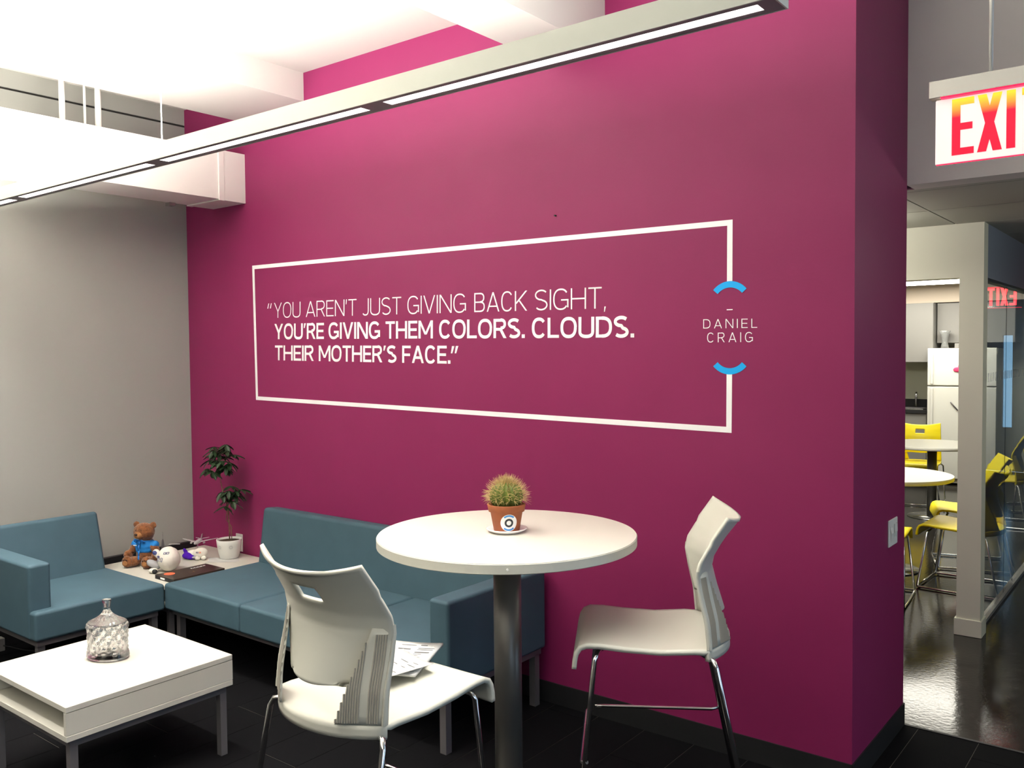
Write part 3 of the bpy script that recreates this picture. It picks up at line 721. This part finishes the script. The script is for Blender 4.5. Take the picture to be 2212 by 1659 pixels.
    for sx in (-1, 1):
        if hz == 0:
            MB().tube([(sx*0.15, -0.14, zs), (sx*0.205, -0.170, zs), (sx*0.224, -0.180, zs-0.004), (sx*0.232, -0.187, zs-0.022), (sx*0.262, -0.335, 0.0)], 0.0085, 12).build('leg', M_chrome, t)
            MB().tube([(sx*0.15, 0.17, zs+0.004), (sx*0.195, 0.185, zs+0.002), (sx*0.205, 0.192, zs-0.02), (sx*0.232, 0.262, 0.0)], 0.0085, 12).build('leg', M_chrome, t)
        else:
            MB().tube([(sx*0.15, -0.14, zs), (sx*0.215, -0.17, zs), (sx*0.24, -0.185, zs-0.02), (sx*0.255, -0.26, 0.02), (sx*0.255, -0.25, 0.010), (sx*0.25, 0.0, 0.010), (sx*0.24, 0.23, 0.010), (sx*0.235, 0.245, 0.02), (sx*0.2, 0.19, zs-0.02), (sx*0.15, 0.17, zs)], 0.008, 8).build('leg', M_chrome, t)
    if hz == 0:
        MB().tube([(0.226, 0.205, 0.395), (0.232, 0.17, 0.395), (0.243, -0.22, 0.395), (0.25, -0.262, 0.405)], 0.006, 10).build('footrest', M_chrome, t)
        MB().tube([(0.223, 0.217, 0.395), (0.20, 0.235, 0.385), (-0.20, 0.235, 0.385), (-0.223, 0.217, 0.395)], 0.006, 10).build('footrest', M_chrome, t)
    else:
        MB().tube([(-0.235, 0.245, 0.012), (0, 0.247, 0.012), (0.235, 0.245, 0.012)], 0.008, 8).build('crossbar', M_chrome, t)
    MB().tube([(-0.16, 0.17, zs+0.003), (0.16, 0.17, zs+0.003)], 0.007, 8).build('seat_rail', M_chrome, t)
    MB().tube([(-0.16, -0.14, zs), (0.16, -0.14, zs)], 0.007, 8).build('seat_rail', M_chrome, t)
    return t
st = make_seat('bar_stool', 'ivory plastic bar stool seen from behind with papers on its seat', 'stool', 0.0, M_plast, 'ivory bar stools at the high table')
st.location = (-1.82, 1.69, 0); st.rotation_euler = (0, 0, math.radians(-1))
dup(st, (-1.447, 2.617, 0), math.radians(121), 'ivory plastic bar stool seen from the side, right of the high table')

# papers on the stool
M_paper = mat('newsprint', (0.50, 0.50, 0.49), 0.8)
M_ink = mat('faded_ink', (0.12, 0.12, 0.125), 0.8)
def sheet(name, label, c, rz, w, h, z, th, seed, curl=0.01):
    t = thing(name, label, 'paper', (c[0], c[1], z), rz)
    fn = lambda u, v: ((u-.5)*w, (v-.5)*h, curl*((2*u-1)**2)*v)
    o = MB().grid(fn, 8, 8).build('sheet', M_paper, t); solid(o, th, -1)
    rr = random.Random(seed); p = MB()
    for i in range(18):
        v = 0.08 + 0.047*i
        if rr.random() < .2: continue
        for cidx in range(3):
            if rr.random() < .3: continue
            u0 = .06+.31*cidx; u1 = u0 + rr.uniform(.1, .27); hgt = .012 if rr.random() < .8 else .03
            a = fn(u0, v); b = fn(u1, v); c_ = fn(u1, v+hgt); d = fn(u0, v+hgt)
            p.face([(q[0], q[1], q[2]+0.0008) for q in (a, b, c_, d)])
    o2 = p.build('print', M_ink, t); o2['kind'] = 'stuff'
    return t
sheet('newspaper', 'folded newspaper lying on the ivory stool seat, under the loose sheet', (-1.90, 1.86), math.radians(25), 0.20, 0.27, 0.786, 0.007, 5, 0.004)
sheet('loose_paper', 'loose printed sheet on top of the newspaper on the stool', (-1.855, 1.765), math.radians(-14), 0.17, 0.22, 0.794, 0.0006, 11, 0.005)

# ============================================================ CORNER TABLE OBJECTS
CR = Vector((0.788, 0.616, 0)); CF = Vector((-0.616, 0.788, 0))
RZ = math.atan2(0.616, 0.788)      # local x = to the right as seen from the camera
def remesh(o, vox, disp=0.0, dsc=0.01, smooth=2):
    md = o.modifiers.new('remesh', 'REMESH'); md.mode = 'VOXEL'; md.voxel_size = vox; md.use_smooth_shade = True
    if smooth:
        ms = o.modifiers.new('smooth', 'SMOOTH'); ms.iterations = smooth; ms.factor = .6
    if disp:
        tx = bpy.data.textures.new(o.name, 'CLOUDS'); tx.noise_scale = dsc; tx.noise_depth = 3
        d = o.modifiers.new('displace', 'DISPLACE'); d.texture = tx; d.strength = disp; d.mid_level = .5; d.texture_coords = 'LOCAL'
    return o
M_fur = mat('brown_fur', (0.20, 0.075, 0.028), 0.95, spec=0.1, bump=0.8, bscale=260, var=0.35, vscale=70, sheen=0.4)
M_furl = mat('light_brown_fur', (0.33, 0.155, 0.065), 0.95, spec=0.1, bump=0.5, bscale=260, var=0.15, vscale=60)
M_furd = mat('dark_brown_felt', (0.035, 0.014, 0.008), 0.7)
M_shirt = mat('bright_blue_cotton', (0.01, 0.19, 0.55), 0.8, bump=0.3, bscale=70, var=0.1, vscale=25)
M_ribbon = mat('blue_satin', (0.01, 0.16, 0.55), 0.35)
td = thing('teddy_bear', 'brown teddy bear in a blue shirt sitting on the corner table', 'teddy bear', (-5.155, 2.872, 0.399), RZ-math.radians(12))
b = MB()
b.ell((0, 0.01, 0.070), (0.062, 0.055, 0.072))             # belly
b.ell((0, 0.005, 0.125), (0.052, 0.045, 0.055))
b.ell((0.0, -0.010, 0.210), (0.066, 0.058, 0.054))         # head
b.ell((0.0, 0.0, 0.18), (0.05, 0.045, 0.03))
for s in (-1, 1):
    b.ell((s*0.058, 0.0, 0.249), (0.022, 0.012, 0.021))    # ears
    b.ell((s*0.072, -0.01, 0.105), (0.024, 0.026, 0.045), Matrix.Rotation(-s*0.55, 3, 'Y'))   # arms
    b.ell((s*0.096, -0.035, 0.066), (0.024, 0.034, 0.030))
    b.ell((s*0.050, -0.050, 0.030), (0.036, 0.056, 0.030), Matrix.Rotation(s*0.35, 3, 'Z'))   # legs
    b.ell((s*0.066, -0.092, 0.036), (0.033, 0.022, 0.036))
body = remesh(b.build('body', M_fur, td), 0.0035, 0.007, 0.006)
b = MB(); b.ell((0, 0.004, 0.120), (0.062, 0.054, 0.050)); b.ell((0, 0.008, 0.095), (0.066, 0.058, 0.030))
for s in (-1, 1): b.ell((s*0.062, -0.002, 0.123), (0.034, 0.030, 0.027), Matrix.Rotation(-s*0.75, 3, 'Y'))
remesh(b.build('shirt', M_shirt, td), 0.004, 0.004, 0.03)
remesh(MB().ell((-0.006, -0.060, 0.196), (0.029, 0.023, 0.022)).build('muzzle', M_furl, td), 0.003, 0.003, 0.006, 1)
MB().ell((-0.008, -0.083, 0.203), (0.011, 0.006, 0.008)).build('nose', M_furd, td)
for s in (-1, 1): MB().ell((-0.004+s*0.017, -0.059, 0.226), (0.0045, 0.004, 0.0045)).build('eye', M_furd, td)
for s in (-1, 1):
    MB().ell((s*0.066, -0.113, 0.030), (0.018, 0.004, 0.015)).build('paw_pad', M_furl, td)
    for k in (-1, 0, 1): MB().ell((s*0.066+k*0.012, -0.112, 0.052-abs(k)*0.003), (0.0045, 0.003, 0.005), n=8, m=6).build('toe_pad', M_furd, td)
rbn = MB()
def strip(m, pts, w, ax=(1,0,0)):
    a = Vector(ax)*w/2
    for i in range(len(pts)-1):
        p, q = Vector(pts[i]), Vector(pts[i+1]); m.face([p-a, p+a, q+a, q-a], True)
strip(rbn, [(-0.004, -0.052, 0.160), (-0.004, -0.062, 0.135), (-0.003, -0.066, 0.10), (-0.003, -0.066, 0.070), (-0.004, -0.068, 0.045)], 0.011)
strip(rbn, [(-0.004, -0.053, 0.160), (-0.030, -0.062, 0.168), (-0.045, -0.052, 0.160), (-0.028, -0.054, 0.152), (-0.004, -0.053, 0.157)], 0.010, (0,0,1))
strip(rbn, [(-0.004, -0.053, 0.160), (0.020, -0.062, 0.163), (0.036, -0.052, 0.152), (0.022, -0.054, 0.148), (-0.004, -0.053, 0.157)], 0.010, (0,0,1))
solid(rbn.build('ribbon', M_ribbon, td), 0.001)
tt = MB()
for i, x in enumerate((-0.040, -0.034, -0.028, -0.023)): tt.box((x, -0.0625+i*-0.0006, 0.130), (x+0.004, -0.0615, 0.135))
tt.build('shirt_lettering', M_vinylw, td)

# text helper for small marks
def stroke_text(s, h, t, gap=.14):
    out = []; x = 0
    for c in s:
        w = t if c == 'I' else GW.get(c, .5)
        for poly in glyph(c, w, t): out.append([((x+p[0])*h, p[1]*h) for p in poly])
        x += w+gap
    return out, x*h
M_plush = mat('white_plush', (0.72, 0.69, 0.62), 0.95, spec=0.1, bump=0.5, bscale=250)
M_navy = mat('navy_print', (0.02, 0.04, 0.20), 0.7)
M_pgrey = mat('grey_plush', (0.33, 0.33, 0.34), 0.9)
M_purp = mat('purple_plush', (0.065, 0.012, 0.33), 0.9, spec=0.1)
M_orange = mat('orange_print', (0.85, 0.13, 0.05), 0.6)
p1 = thing('plush_airplane', 'round white plush airplane with grey nose, beside the teddy bear', 'plush toy', (-4.915, 2.875, 0.395), RZ); p1.scale = (1.16, 1.16, 1.16)
b = MB(); b.ell((0.010, 0.0, 0.062), (0.058, 0.075, 0.062), Matrix.Rotation(0.3, 3, 'Z')); b.ell((0.004, 0.0, 0.082), (0.046, 0.055, 0.045))
p1f = remesh(b.build('fuselage', M_plush, p1), 0.004, 0.002, 0.02)
remesh(MB().ell((-0.062, -0.025, 0.040), (0.040, 0.026, 0.018), Matrix.Rotation(0.55, 3, 'Y')).ell((-0.080, -0.02, 0.046), (0.018, 0.022, 0.016)).build('wing', M_pgrey, p1), 0.004)
remesh(MB().ell((-0.058, 0.005, 0.094), (0.020, 0.010, 0.020)).ell((-0.045, 0.005, 0.080), (0.020, 0.014, 0.018)).build('tail_fin', M_plush, p1), 0.003)
e_ = MB(); e_.lathe([(0.006, 0), (0.011, 0), (0.011, 0.002), (0.006, 0.002)], 20, close=False)
o = e_.build('roundel', M_navy, p1); o.rotation_euler = (PI/2, 0, 0); o.location = (-0.062, -0.006, 0.096)
o = MB().ell((0,0,0), (0.0045, 0.002, 0.0045)).build('roundel_center', M_navy, p1); o.location = (-0.062, -0.008, 0.096)
MB().ell((-0.052, -0.055, 0.014), (0.024, 0.020, 0.013)).build('engine', M_plush, p1)
MB().ell((-0.038, -0.070, 0.013), (0.014, 0.010, 0.0125)).build('engine_intake', M_black, p1)
# cockpit windows and print lines on the curved front
wd2 = MB()
def onf(x, z, r=0.0):      # point on the front of the fuselage
    xx, zz = (x-0.010)/0.058, (z-0.062)/0.062
    d = max(0.02, 1-xx*xx-zz*zz); return (x, -0.075*math.sqrt(d)-0.003-r, z)
for x0 in (0.005, 0.019):
    for (a, c_) in (((x0, .108), (x0+.011, .108)), ((x0+.011, .108), (x0+.011, .101)), ((x0+.011, .101), (x0, .101)), ((x0, .101), (x0, .108))):
        A = Vector(onf(*a)); B = Vector(onf(*c_)); wd2.tube([A, (A+B)/2, B], 0.0012, 6)
wd2.build('cockpit_windows', M_navy, p1f)
ln = MB()
for z, x0, x1, th in ((0.088, -0.032, -0.012, .003), (0.084, -0.034, -0.014, .002), (0.077, -0.040, -0.006, .0012), (0.068, -0.038, -0.010, .0015)):
    for i in range(6):
        xa = x0+(x1-x0)*i/6; xb = xa+(x1-x0)/8
        ln.face([onf(xa, z-th), onf(xb, z-th), onf(xb, z+th), onf(xa, z+th)])
for a, c_ in (((-.002, .084), (.005, .082)), ((.005, .082), (.002, .064)), ((.002, .064), (-.005, .066)), ((-.005, .066), (-.002, .084))):
    A = Vector(onf(*a)); B = Vector(onf(*c_)); ln.tube([A, (A+B)/2, B], 0.001, 6)
o = ln.build('print', M_navy, p1f); o['kind'] = 'stuff'
p2 = thing('plush_jet', 'white and purple plush airplane lying behind the round one', 'plush toy', (-5.035, 3.155, 0.395), RZ)
b = MB(); b.ell((0.018, 0.0, 0.040), (0.048, 0.032, 0.034), Matrix.Rotation(-0.2, 3, 'Y')); b.ell((-0.030, 0.01, 0.034), (0.045, 0.026, 0.026))
remesh(b.build('fuselage', M_plush, p2), 0.0035, 0.002, 0.02)
b = MB(); b.ell((-0.060, -0.005, 0.024), (0.036, 0.030, 0.022)); b.ell((-0.075, 0.0, 0.048), (0.012, 0.010, 0.026), Matrix.Rotation(-0.5, 3, 'Y')); b.ell((-0.035, -0.02, 0.016), (0.03, 0.02, 0.014))
remesh(b.build('tail', M_purp, p2), 0.0035, 0.002, 0.02)
for x, y in ((0.012, -0.035), (0.050, -0.028)): MB().ell((x, y, 0.014), (0.017, 0.016, 0.013)).build('engine', M_plush, p2)
MB().ell((-0.005, -0.03, 0.018), (0.022, 0.014, 0.007)).build('wing', M_pgrey, p2)
def fx(x, z): return (0.022+x, -0.0345+0.25*abs(x)**1.3, 0.044+z)
for name_, s_, x0, m_ in (('lettering', 'FED', -0.020, mat('violet_print', (0.06, 0.02, 0.14), .6)), ('lettering', 'EX', 0.001, M_orange)):
    P_, w_ = stroke_text(s_, 0.0105, .2, .08); q = MB()
    for poly in P_: q.face([fx(x0+a, b2) for a, b2 in poly])
    q.build(name_, m_, p2)
# clear model airplane on stand
M_clear = mat('frosted_clear_plastic', (0.75, 0.70, 0.74), 0.25, trans=0.35)
pa = thing('model_airplane', 'small clear model airplane on a stand, left of the potted plant', 'model airplane', (-5.165, 3.24, 0.395), RZ)
MB().lathe([(0.022, 0), (0.022, 0.003), (0.002, 0.005)], 24).build('stand_base', M_clear, pa)
MB().tube([(0, 0, 0.003), (0, 0, 0.068)], 0.0025, 8).build('stand_rod', M_clear, pa)
MB().ell((0, 0.01, 0.080), (0.0135, 0.075, 0.015)).build('fuselage', M_clear, pa)
for s in (-1, 1):
    q = MB(); q.face([(s*0.01, -0.01, 0.078), (s*0.01, 0.025, 0.078), (s*0.115, 0.055, 0.092), (s*0.115, 0.045, 0.092)])
    solid(q.build('wing', M_clear, pa), 0.003)
    q = MB(); q.face([(s*0.004, 0.065, 0.086), (s*0.004, 0.082, 0.086), (s*0.045, 0.095, 0.090), (s*0.045, 0.088, 0.090)])
    solid(q.build('tailplane', M_clear, pa), 0.002)
    MB().ell((s*0.042, 0.0, 0.074), (0.0065, 0.015, 0.0065)).build('engine', M_clear, pa)
q = MB(); q.face([(0, 0.06, 0.09), (0, 0.082, 0.09), (0, 0.095, 0.115), (0, 0.083, 0.115)]); solid(q.build('tail_fin', M_clear, pa), 0.002)
# tiny model antenna toy behind the round plush
at_ = thing('rocket_model', 'tiny dark model with a thin needle behind the round plush toy', 'model', (-5.175, 3.00, 0.395), RZ)
MB().lathe([(0.012, 0), (0.010, 0.09), (0.006, 0.130), (0.002, 0.138)], 12).build('body', M_leg, at_)
MB().tube([(0, 0, 0.135), (0, 0, 0.185)], 0.0008, 5).build('needle', M_steel, at_)
MB().box((0.03, 0.02, 0.10), (0.10, 0.024, 0.103)).build('arm', M_whitep, at_)
MB().tube([(0.0, 0.0, 0.09), (0.05, 0.022, 0.101)], 0.001, 5).build('strut', M_whitep, at_)
# book / boxed item
M_bk = mat('dark_brown_cover', (0.028, 0.017, 0.012), 0.35, var=0.3, vscale=30)
bk_ = thing('book', 'thick dark book with an orange oval sticker on the corner table', 'book', (-4.80, 2.728, 0.395), math.radians(0))
import math as _m
MB().box((0.0, 0, 0), (0.20, 0.335, 0.024)).build('cover', M_bk, bk_, bevel=0.0015, seg=1)
MB().box((0.008, -0.0005, 0.004), (0.196, 0.0, 0.020)).build('spine', M_black, bk_)
q = MB(); q.face([(0.055+0.034*math.cos(2*PI*i/28), 0.06+0.030*math.sin(2*PI*i/28), 0.0246) for i in range(28)]); q.build('oval_sticker', M_orange, bk_)
q = MB()
for i in range(9): q.face([(0.038+0.006*(i%2), 0.205+i*0.011, 0.0246), (0.052, 0.205+i*0.011, 0.0246), (0.052, 0.213+i*0.011, 0.0246), (0.038+0.006*(i%2), 0.213+i*0.011, 0.0246)])
q.build('title_lettering', M_vinylw, bk_)
M_pic = mat('cover_picture_gold', (0.22, 0.16, 0.07), 0.5, var=0.6, vscale=80)
q = MB()
for (x, y, l, a) in ((0.09, .15, .05, .5), (.10, .18, .04, -.3), (.12, .14, .035, 1.0), (.085, .20, .03, .1)):
    dx, dy = l*math.cos(a), l*math.sin(a); q.face([(x, y, .0246), (x+dx, y+dy, .0246), (x+dx*.9+.004, y+dy*.9+.006, .0246), (x+.006, y+.005, .0246)])
q.build('cover_picture', M_pic, bk_)
q = MB(); q.box((0.06, -0.0012, 0.007), (0.105, -0.0005, 0.017)); q.build('spine_label', M_vinylw, bk_)

# potted umbrella plant
pl = thing('potted_plant', 'slender umbrella plant in a white pot on the corner table', 'potted plant', (-4.895, 3.295, 0.397), RZ)
M_pot = mat('white_ceramic', (0.72, 0.72, 0.68), 0.3)
MB().lathe([(0.0, 0), (0.052, 0), (0.058, 0.004), (0.068, 0.04), (0.0755, 0.085), (0.079, 0.120), (0.077, 0.122), (0.073, 0.118), (0.071, 0.108), (0, 0.108)], 48, close=False).build('pot', M_pot, pl)
MB().lathe([(0.0, 0.114), (0.03, 0.115), (0.072, 0.109)], 24, close=False).build('soil', M_soil, pl)
M_flw = mat('pot_print_grey', (0.45, 0.47, 0.47), 0.4)
q = MB()
for ca_ in (-PI/2-0.55, -PI/2+0.45):
    for k in range(8):
        a = 2*PI*k/8
        def pp(r, aa): 
            z = 0.080+r*math.sin(aa); R0 = 0.068+(z-0.04)*0.165+0.0012; an = ca_+r*math.cos(aa)/R0; return (R0*math.cos(an), R0*math.sin(an), z)
        q.face([pp(0.003, a), pp(0.009, a-.28), pp(0.016, a), pp(0.009, a+.28)])
q.build('flower_print', M_flw, pl)
M_bark = mat('plant_stem', (0.20, 0.13, 0.07), 0.8, var=0.3, vscale=50)
M_leafy = mat('green_leaf', (0.016, 0.042, 0.014), 0.45, var=0.35, vscale=25)
M_pet = mat('pale_leaf_stalk', (0.20, 0.17, 0.08), 0.7)
k3 = 0.00305
def pv(px, py, d=0.0): return Vector(((px-495)*k3, d, 0.122+(1166-py)*k3))
MB().tube([(0.004, 0, 0.105), pv(496, 1140), pv(495, 1108), pv(491, 1090), pv(484, 1066), pv(480, 1045), pv(479, 1020), pv(478, 990)], 0.0045, 8, r1=0.002).build('stem', M_bark, pl)
MB().tube([(0.016, 0.004, 0.105), pv(500, 1140, .004), pv(489, 1125, .006), pv(492, 1108, .003), pv(495, 1095, 0)], 0.003, 8).build('stem', M_bark, pl)
# leaflet mesh
lf = MB(); N = 5
for i in range(N):
    t0_, t1_ = i/N, (i+1)/N; w0, w1 = 0.011*math.sin(PI*min(.98, t0_*.9+.05))**.8, 0.011*math.sin(PI*min(.98, t1_*.9+.08))**.8
    if i == N-1: w1 = 0.001
    z0, z1 = -0.008*t0_**2, -0.008*t1_**2
    for s in (-1, 1): lf.face([(0.058*t0_, 0, z0), (0.058*t1_, 0, z1), (0.058*t1_, s*w1, z1+0.003*s*s), (0.058*t0_, s*w0, z0+0.003)])
leaf0 = lf.build('leaf', M_leafy, pl); firstleaf = True
rl = random.Random(12)
umb = [(468, 972, 0), (490, 968, .02), (482, 994, .04), (494, 1012, -.02), (474, 1000, -.02), (510, 1074, .02), (498, 1064, -.02), (478, 985, 0), (462, 988, .03), (497, 980, -.02), (505, 990, .02), (486, 975, .03), (470, 978, -.03), (458, 1000, 0), (488, 1000, -.04), (470, 1006, .02), (500, 1006, .0), (488, 1016, .03), (466, 1024, -.03), (452, 1018, .0), (478, 1012, .04),
       (500, 1056, .02), (486, 1066, -.03), (512, 1066, .0), (500, 1076, .04), (520, 1064, .03), (490, 1084, .02), (508, 1086, -.03), (492, 1096, -.04)]
pet = MB()
for (ux, uy, ud) in umb:
    c = pv(ux, uy, ud); top = uy < 1040
    base = pv(479, min(uy+14, 1034), 0) if top else pv(491, min(uy+16, 1100), 0)
    pet.tube([base, (base+c)/2+Vector((0, 0, 0.008)), c], 0.0012, 5)
    tilt = rl.uniform(.1, .45)
    for k in range(6):
        a = 2*PI*k/6 + rl.uniform(-.25, .25); sc = rl.uniform(.95, 1.4)
        if firstleaf: o = leaf0; firstleaf = False
        else: o = leaf0.copy(); COL.objects.link(o); o.parent = pl
        o.location = c; o.scale = (sc, sc, sc)
        o.rotation_euler = (rl.uniform(-.3, .3), tilt + rl.uniform(-.1, .5), a)
pet.build('leaf_stalks', M_pet, pl)
# napkin under the pot
q = MB(); q.grid(lambda u, v: ((u-.5)*0.19 + 0.012*math.sin(v*5), (v-.5)*0.13, 0.0012+0.001*math.sin(u*9+v*6)), 10, 8)
o = q.build('napkin', M_paper); o.location = (-4.875, 3.235, 0.3955-.0005); o.rotation_euler = (0, 0, .7); tag(o, 'crumpled white paper napkin under the white plant pot', 'napkin')

# floor cable and small outlet box by the left seat
fbx = thing('floor_outlet_box', 'small grey outlet box low at the left edge with a black cable', 'outlet', (-5.455, 2.10, 0.0))
MB().box((-0.025, -0.03, 0.0), (0.03, 0.05, 0.075)).build('box_body', M_alum, fbx, bevel=0.004, seg=2)
tag(MB().tube([(-5.40, 2.13, .04), (-5.32, 2.20, .012), (-5.2, 2.26, .006), (-5.08, 2.24, .006), (-4.95, 2.28, .006), (-4.9, 2.5, .006)], 0.004, 8).build('cable', M_black), 'black cable on the carpet under the left blue seat', 'cable')

# ============================================================ KITCHEN
M_kl = mat('kitchen_lamp', (0.9, 0.9, 0.9), .5, emis=(1.0, 0.96, 0.84), es=KIT_E)
def panel_light(label, x0, x1, y0, y1, KZ=KZ, grp=True):
    t = thing('ceiling_light', label, 'light', ((x0+x1)/2, (y0+y1)/2, KZ), 0, 'kitchen ceiling lights' if grp else None); a, b = (x1-x0)/2, (y1-y0)/2
    MB().box((-a, -b, -0.03), (a, b, 0)).build('frame', M_whitep, t)
    MB().box((-a+.02, -b+.02, -0.034), (a-.02, b-.02, -0.03)).build('diffuser', M_kl, t)
panel_light('bright ceiling panel in front of the kitchen cabinets', -3.4, -1.7, 10.7, 11.6)
panel_light('unseen ceiling panel above the kitchen tables, enlarged to brighten the yellow chairs', -3.2, -1.6, 6.9, 8.3)  # out of view; made larger so the yellow chairs get more light
M_pend = mat('hall_lamp_glow', (0.9, 0.9, 0.85), 0.5, emis=(1.0, 0.97, 0.86), es=30.0)
for px_, lab_ in ((-1.95, 'slim pendant light in the hall behind the magenta wall'), (0.60, 'unseen pendant added in the hall beyond the right edge to brighten the cream post')):  # the right-hand pendant is unseen, added to brighten the cream post
  hp = thing('pendant_light', lab_, 'light', (px_, 5.0, 2.22), 0, 'hall pendants')
  MB().box((-0.5, -0.04, -0.03), (0.5, 0.04, 0.03)).build('diffuser', M_pend, hp)
  for x_ in (-0.4, 0.4): MB().tube([(x_, 0, 0.03), (x_, 0, 0.21)], 0.003, 6).build('cable', M_whitep, hp)
tag(MB().box((-5.5, 12.05, 2.27), (-1.10, KB, KZ)).build('soffit', M_soff), kind='structure')
bpy.data.objects['soffit'].name = 'trim_6'
def cab(label, x0, x1, z0, z1, yf, yb, group, m=M_kcab):
    t = thing('wall_cabinet', label, 'cabinet', (x0, yf, z0), 0, group)
    MB().box((0.001, 0.02, 0), (x1-x0-0.001, yb-yf, z1-z0)).build('body', M_kcab, t)
    MB().box((0.004, 0, 0.002), (x1-x0-0.004, 0.019, z1-z0-0.002)).build('door', m, t, bevel=0.001, seg=1)
cab('grey wall cabinet left of the fridge, above the sink', -3.52, -2.625, 1.52, 2.265, 11.95, KB, 'kitchen wall cabinets')
cab('short grey wall cabinet above the fridge', -2.615, -1.75, 1.76, 2.265, 12.09, KB, 'kitchen wall cabinets')
bc = thing('base_cabinet', 'grey base cabinet under the kitchen sink', 'cabinet', (-4.2, 11.95, 0))
MB().box((0, 0.03, 0.1), (1.51, 0.59, 0.87)).build('body', M_kcab, bc)
for i in range(2): MB().box((0.01+i*0.755, 0, 0.11), (0.745+i*0.755, 0.03, 0.86)).build('door', M_kcab, bc)
MB().box((0.02, 0.08, 0), (1.49, 0.58, 0.1)).build('toe_kick', M_black, bc)
tag(MB().box((-4.2, 11.93, 0.871), (-2.69, KB, 0.91)).box((-4.2, KB-0.02, 0.91), (-2.69, KB-.001, 1.02)).build('countertop', M_black), 'black kitchen countertop with low backsplash', 'countertop')
sk = thing('sink', 'steel sink with curved tap, left of the fridge', 'sink', (-3.0, 12.2, 0.9105))
MB().box((-0.28, -0.2, 0), (0.25, 0.2, 0.012)).build('rim', M_steel, sk, bevel=0.003, seg=1)
MB().box((-0.24, -0.16, 0.0125), (0.21, 0.15, 0.014)).build('basin', M_leg, sk)
MB().tube([(0.08, 0.17, 0.012), (0.08, 0.17, 0.16), (0.085, 0.14, 0.20), (0.11, 0.06, 0.21), (0.12, 0.0, 0.17)], 0.014, 10).build('tap', M_chrome, sk)
fg = thing('refrigerator', 'white two-door refrigerator in the kitchen', 'refrigerator', (-2.67, 11.86, 0))
MB().box((0.0, 0.06, 0.02), (0.76, 0.68, 1.69)).build('body', M_fridge, fg)
fd1 = MB().box((0.0, 0, 1.233), (0.76, 0.055, 1.695)).build('freezer_door', M_fridge, fg, bevel=0.008, seg=2)
fd2 = MB().box((0.0, 0, 0.08), (0.76, 0.055, 1.218)).build('fridge_door', M_fridge, fg, bevel=0.008, seg=2)
MB().box((0.04, -0.03, 1.25), (0.07, 0.0, 1.62)).build('handle', M_fridge, fd1, bevel=0.006, seg=2)
MB().box((0.04, -0.03, 0.70), (0.07, 0.0, 1.20)).build('handle', M_fridge, fd2, bevel=0.006, seg=2)
q = MB(); q.tube([(0.27, -0.006, 1.03), (0.30, -0.006, 0.99), (0.35, -0.006, 0.93)], 0.008, 6); q.build('magnet', M_leg, fg)['label'] = 'slim grey magnet clip'
M_pink = mat('pink_paper', (0.85, 0.06, 0.18), .7)
q = MB(); q.ell((0.34, -0.006, 1.43), (0.045, 0.008, 0.03)).ell((0.375, -0.006, 1.46), (0.025, 0.008, 0.045)); o = q.build('magnet', M_pink, fg); o['label'] = 'pink paper magnet'
vs = MB(); vs.lathe([(0.0, 0.0), (0.055, 0.0), (0.052, 0.03), (0.040, 0.07), (0.042, 0.14), (0.055, 0.20), (0.082, 0.255), (0.078, 0.256), (0.05, 0.20), (0.037, 0.14), (0.035, 0.07), (0.045, 0.035), (0.0, 0.03)], 24, close=False)
o = vs.build('vase', mat('smoky_glass', (0.55, 0.56, 0.55), 0.1, trans=0.6, ior=1.45, alpha=0.75)); o.location = (-2.50, 11.99, 1.695); o.scale = (.85, .85, .85); tag(o, 'flared clear glass vase standing on the refrigerator', 'vase')
o = MB().box((-0.05, -0.05, 0), (0.09, 0.05, 0.06)).build('storage_box', M_kcab, bevel=0.004, seg=1); o.location = (-2.33, 11.99, 1.695); tag(o, 'small grey box on the refrigerator beside the vase', 'box')
def cafe_table(label, x, y):
    t = thing('cafe_table', label, 'table', (x, y, 0), 0, 'round white kitchen tables')
    MB().lathe([(0.452, 0.708), (0.457, 0.711), (0.457, 0.736), (0.454, 0.739)], 96).build('table_top', M_lam, t)
    MB().lathe([(0.045, 0.015), (0.045, 0.708)], 32).build('column', M_pole, t)
    MB().lathe([(0.225, 0), (0.225, 0.008), (0.05, 0.016)], 48).build('base', M_steel, t)
cafe_table('round white kitchen table nearest the opening', -1.87, 7.10)
cafe_table('round white kitchen table farther back, near the refrigerator', -2.10, 9.55)
kc = make_seat('kitchen_chair', 'yellow chair facing away, at the left edge of the kitchen opening', 'chair', 0.32, M_yel, 'yellow kitchen chairs')
kc.location = (-1.76, 6.27, 0); kc.rotation_euler = (0, 0, math.radians(4))
def kch(x, y, deg, label): dup(kc, (x, y, 0), math.radians(deg), label)
kch(-1.30, 6.88, 88, 'yellow chair behind the cream post, nearest the opening')
kch(-1.40, 7.62, 108, 'yellow chair at the far right of the front kitchen table')
kch(-2.42, 10.35, 188, 'yellow chair with slotted back behind the back kitchen table')
kch(-1.52, 9.55, 95, 'yellow chair right of the back kitchen table, seen through the glass')
kch(-1.45, 10.6, 130, 'yellow chair deepest behind the glass partition')
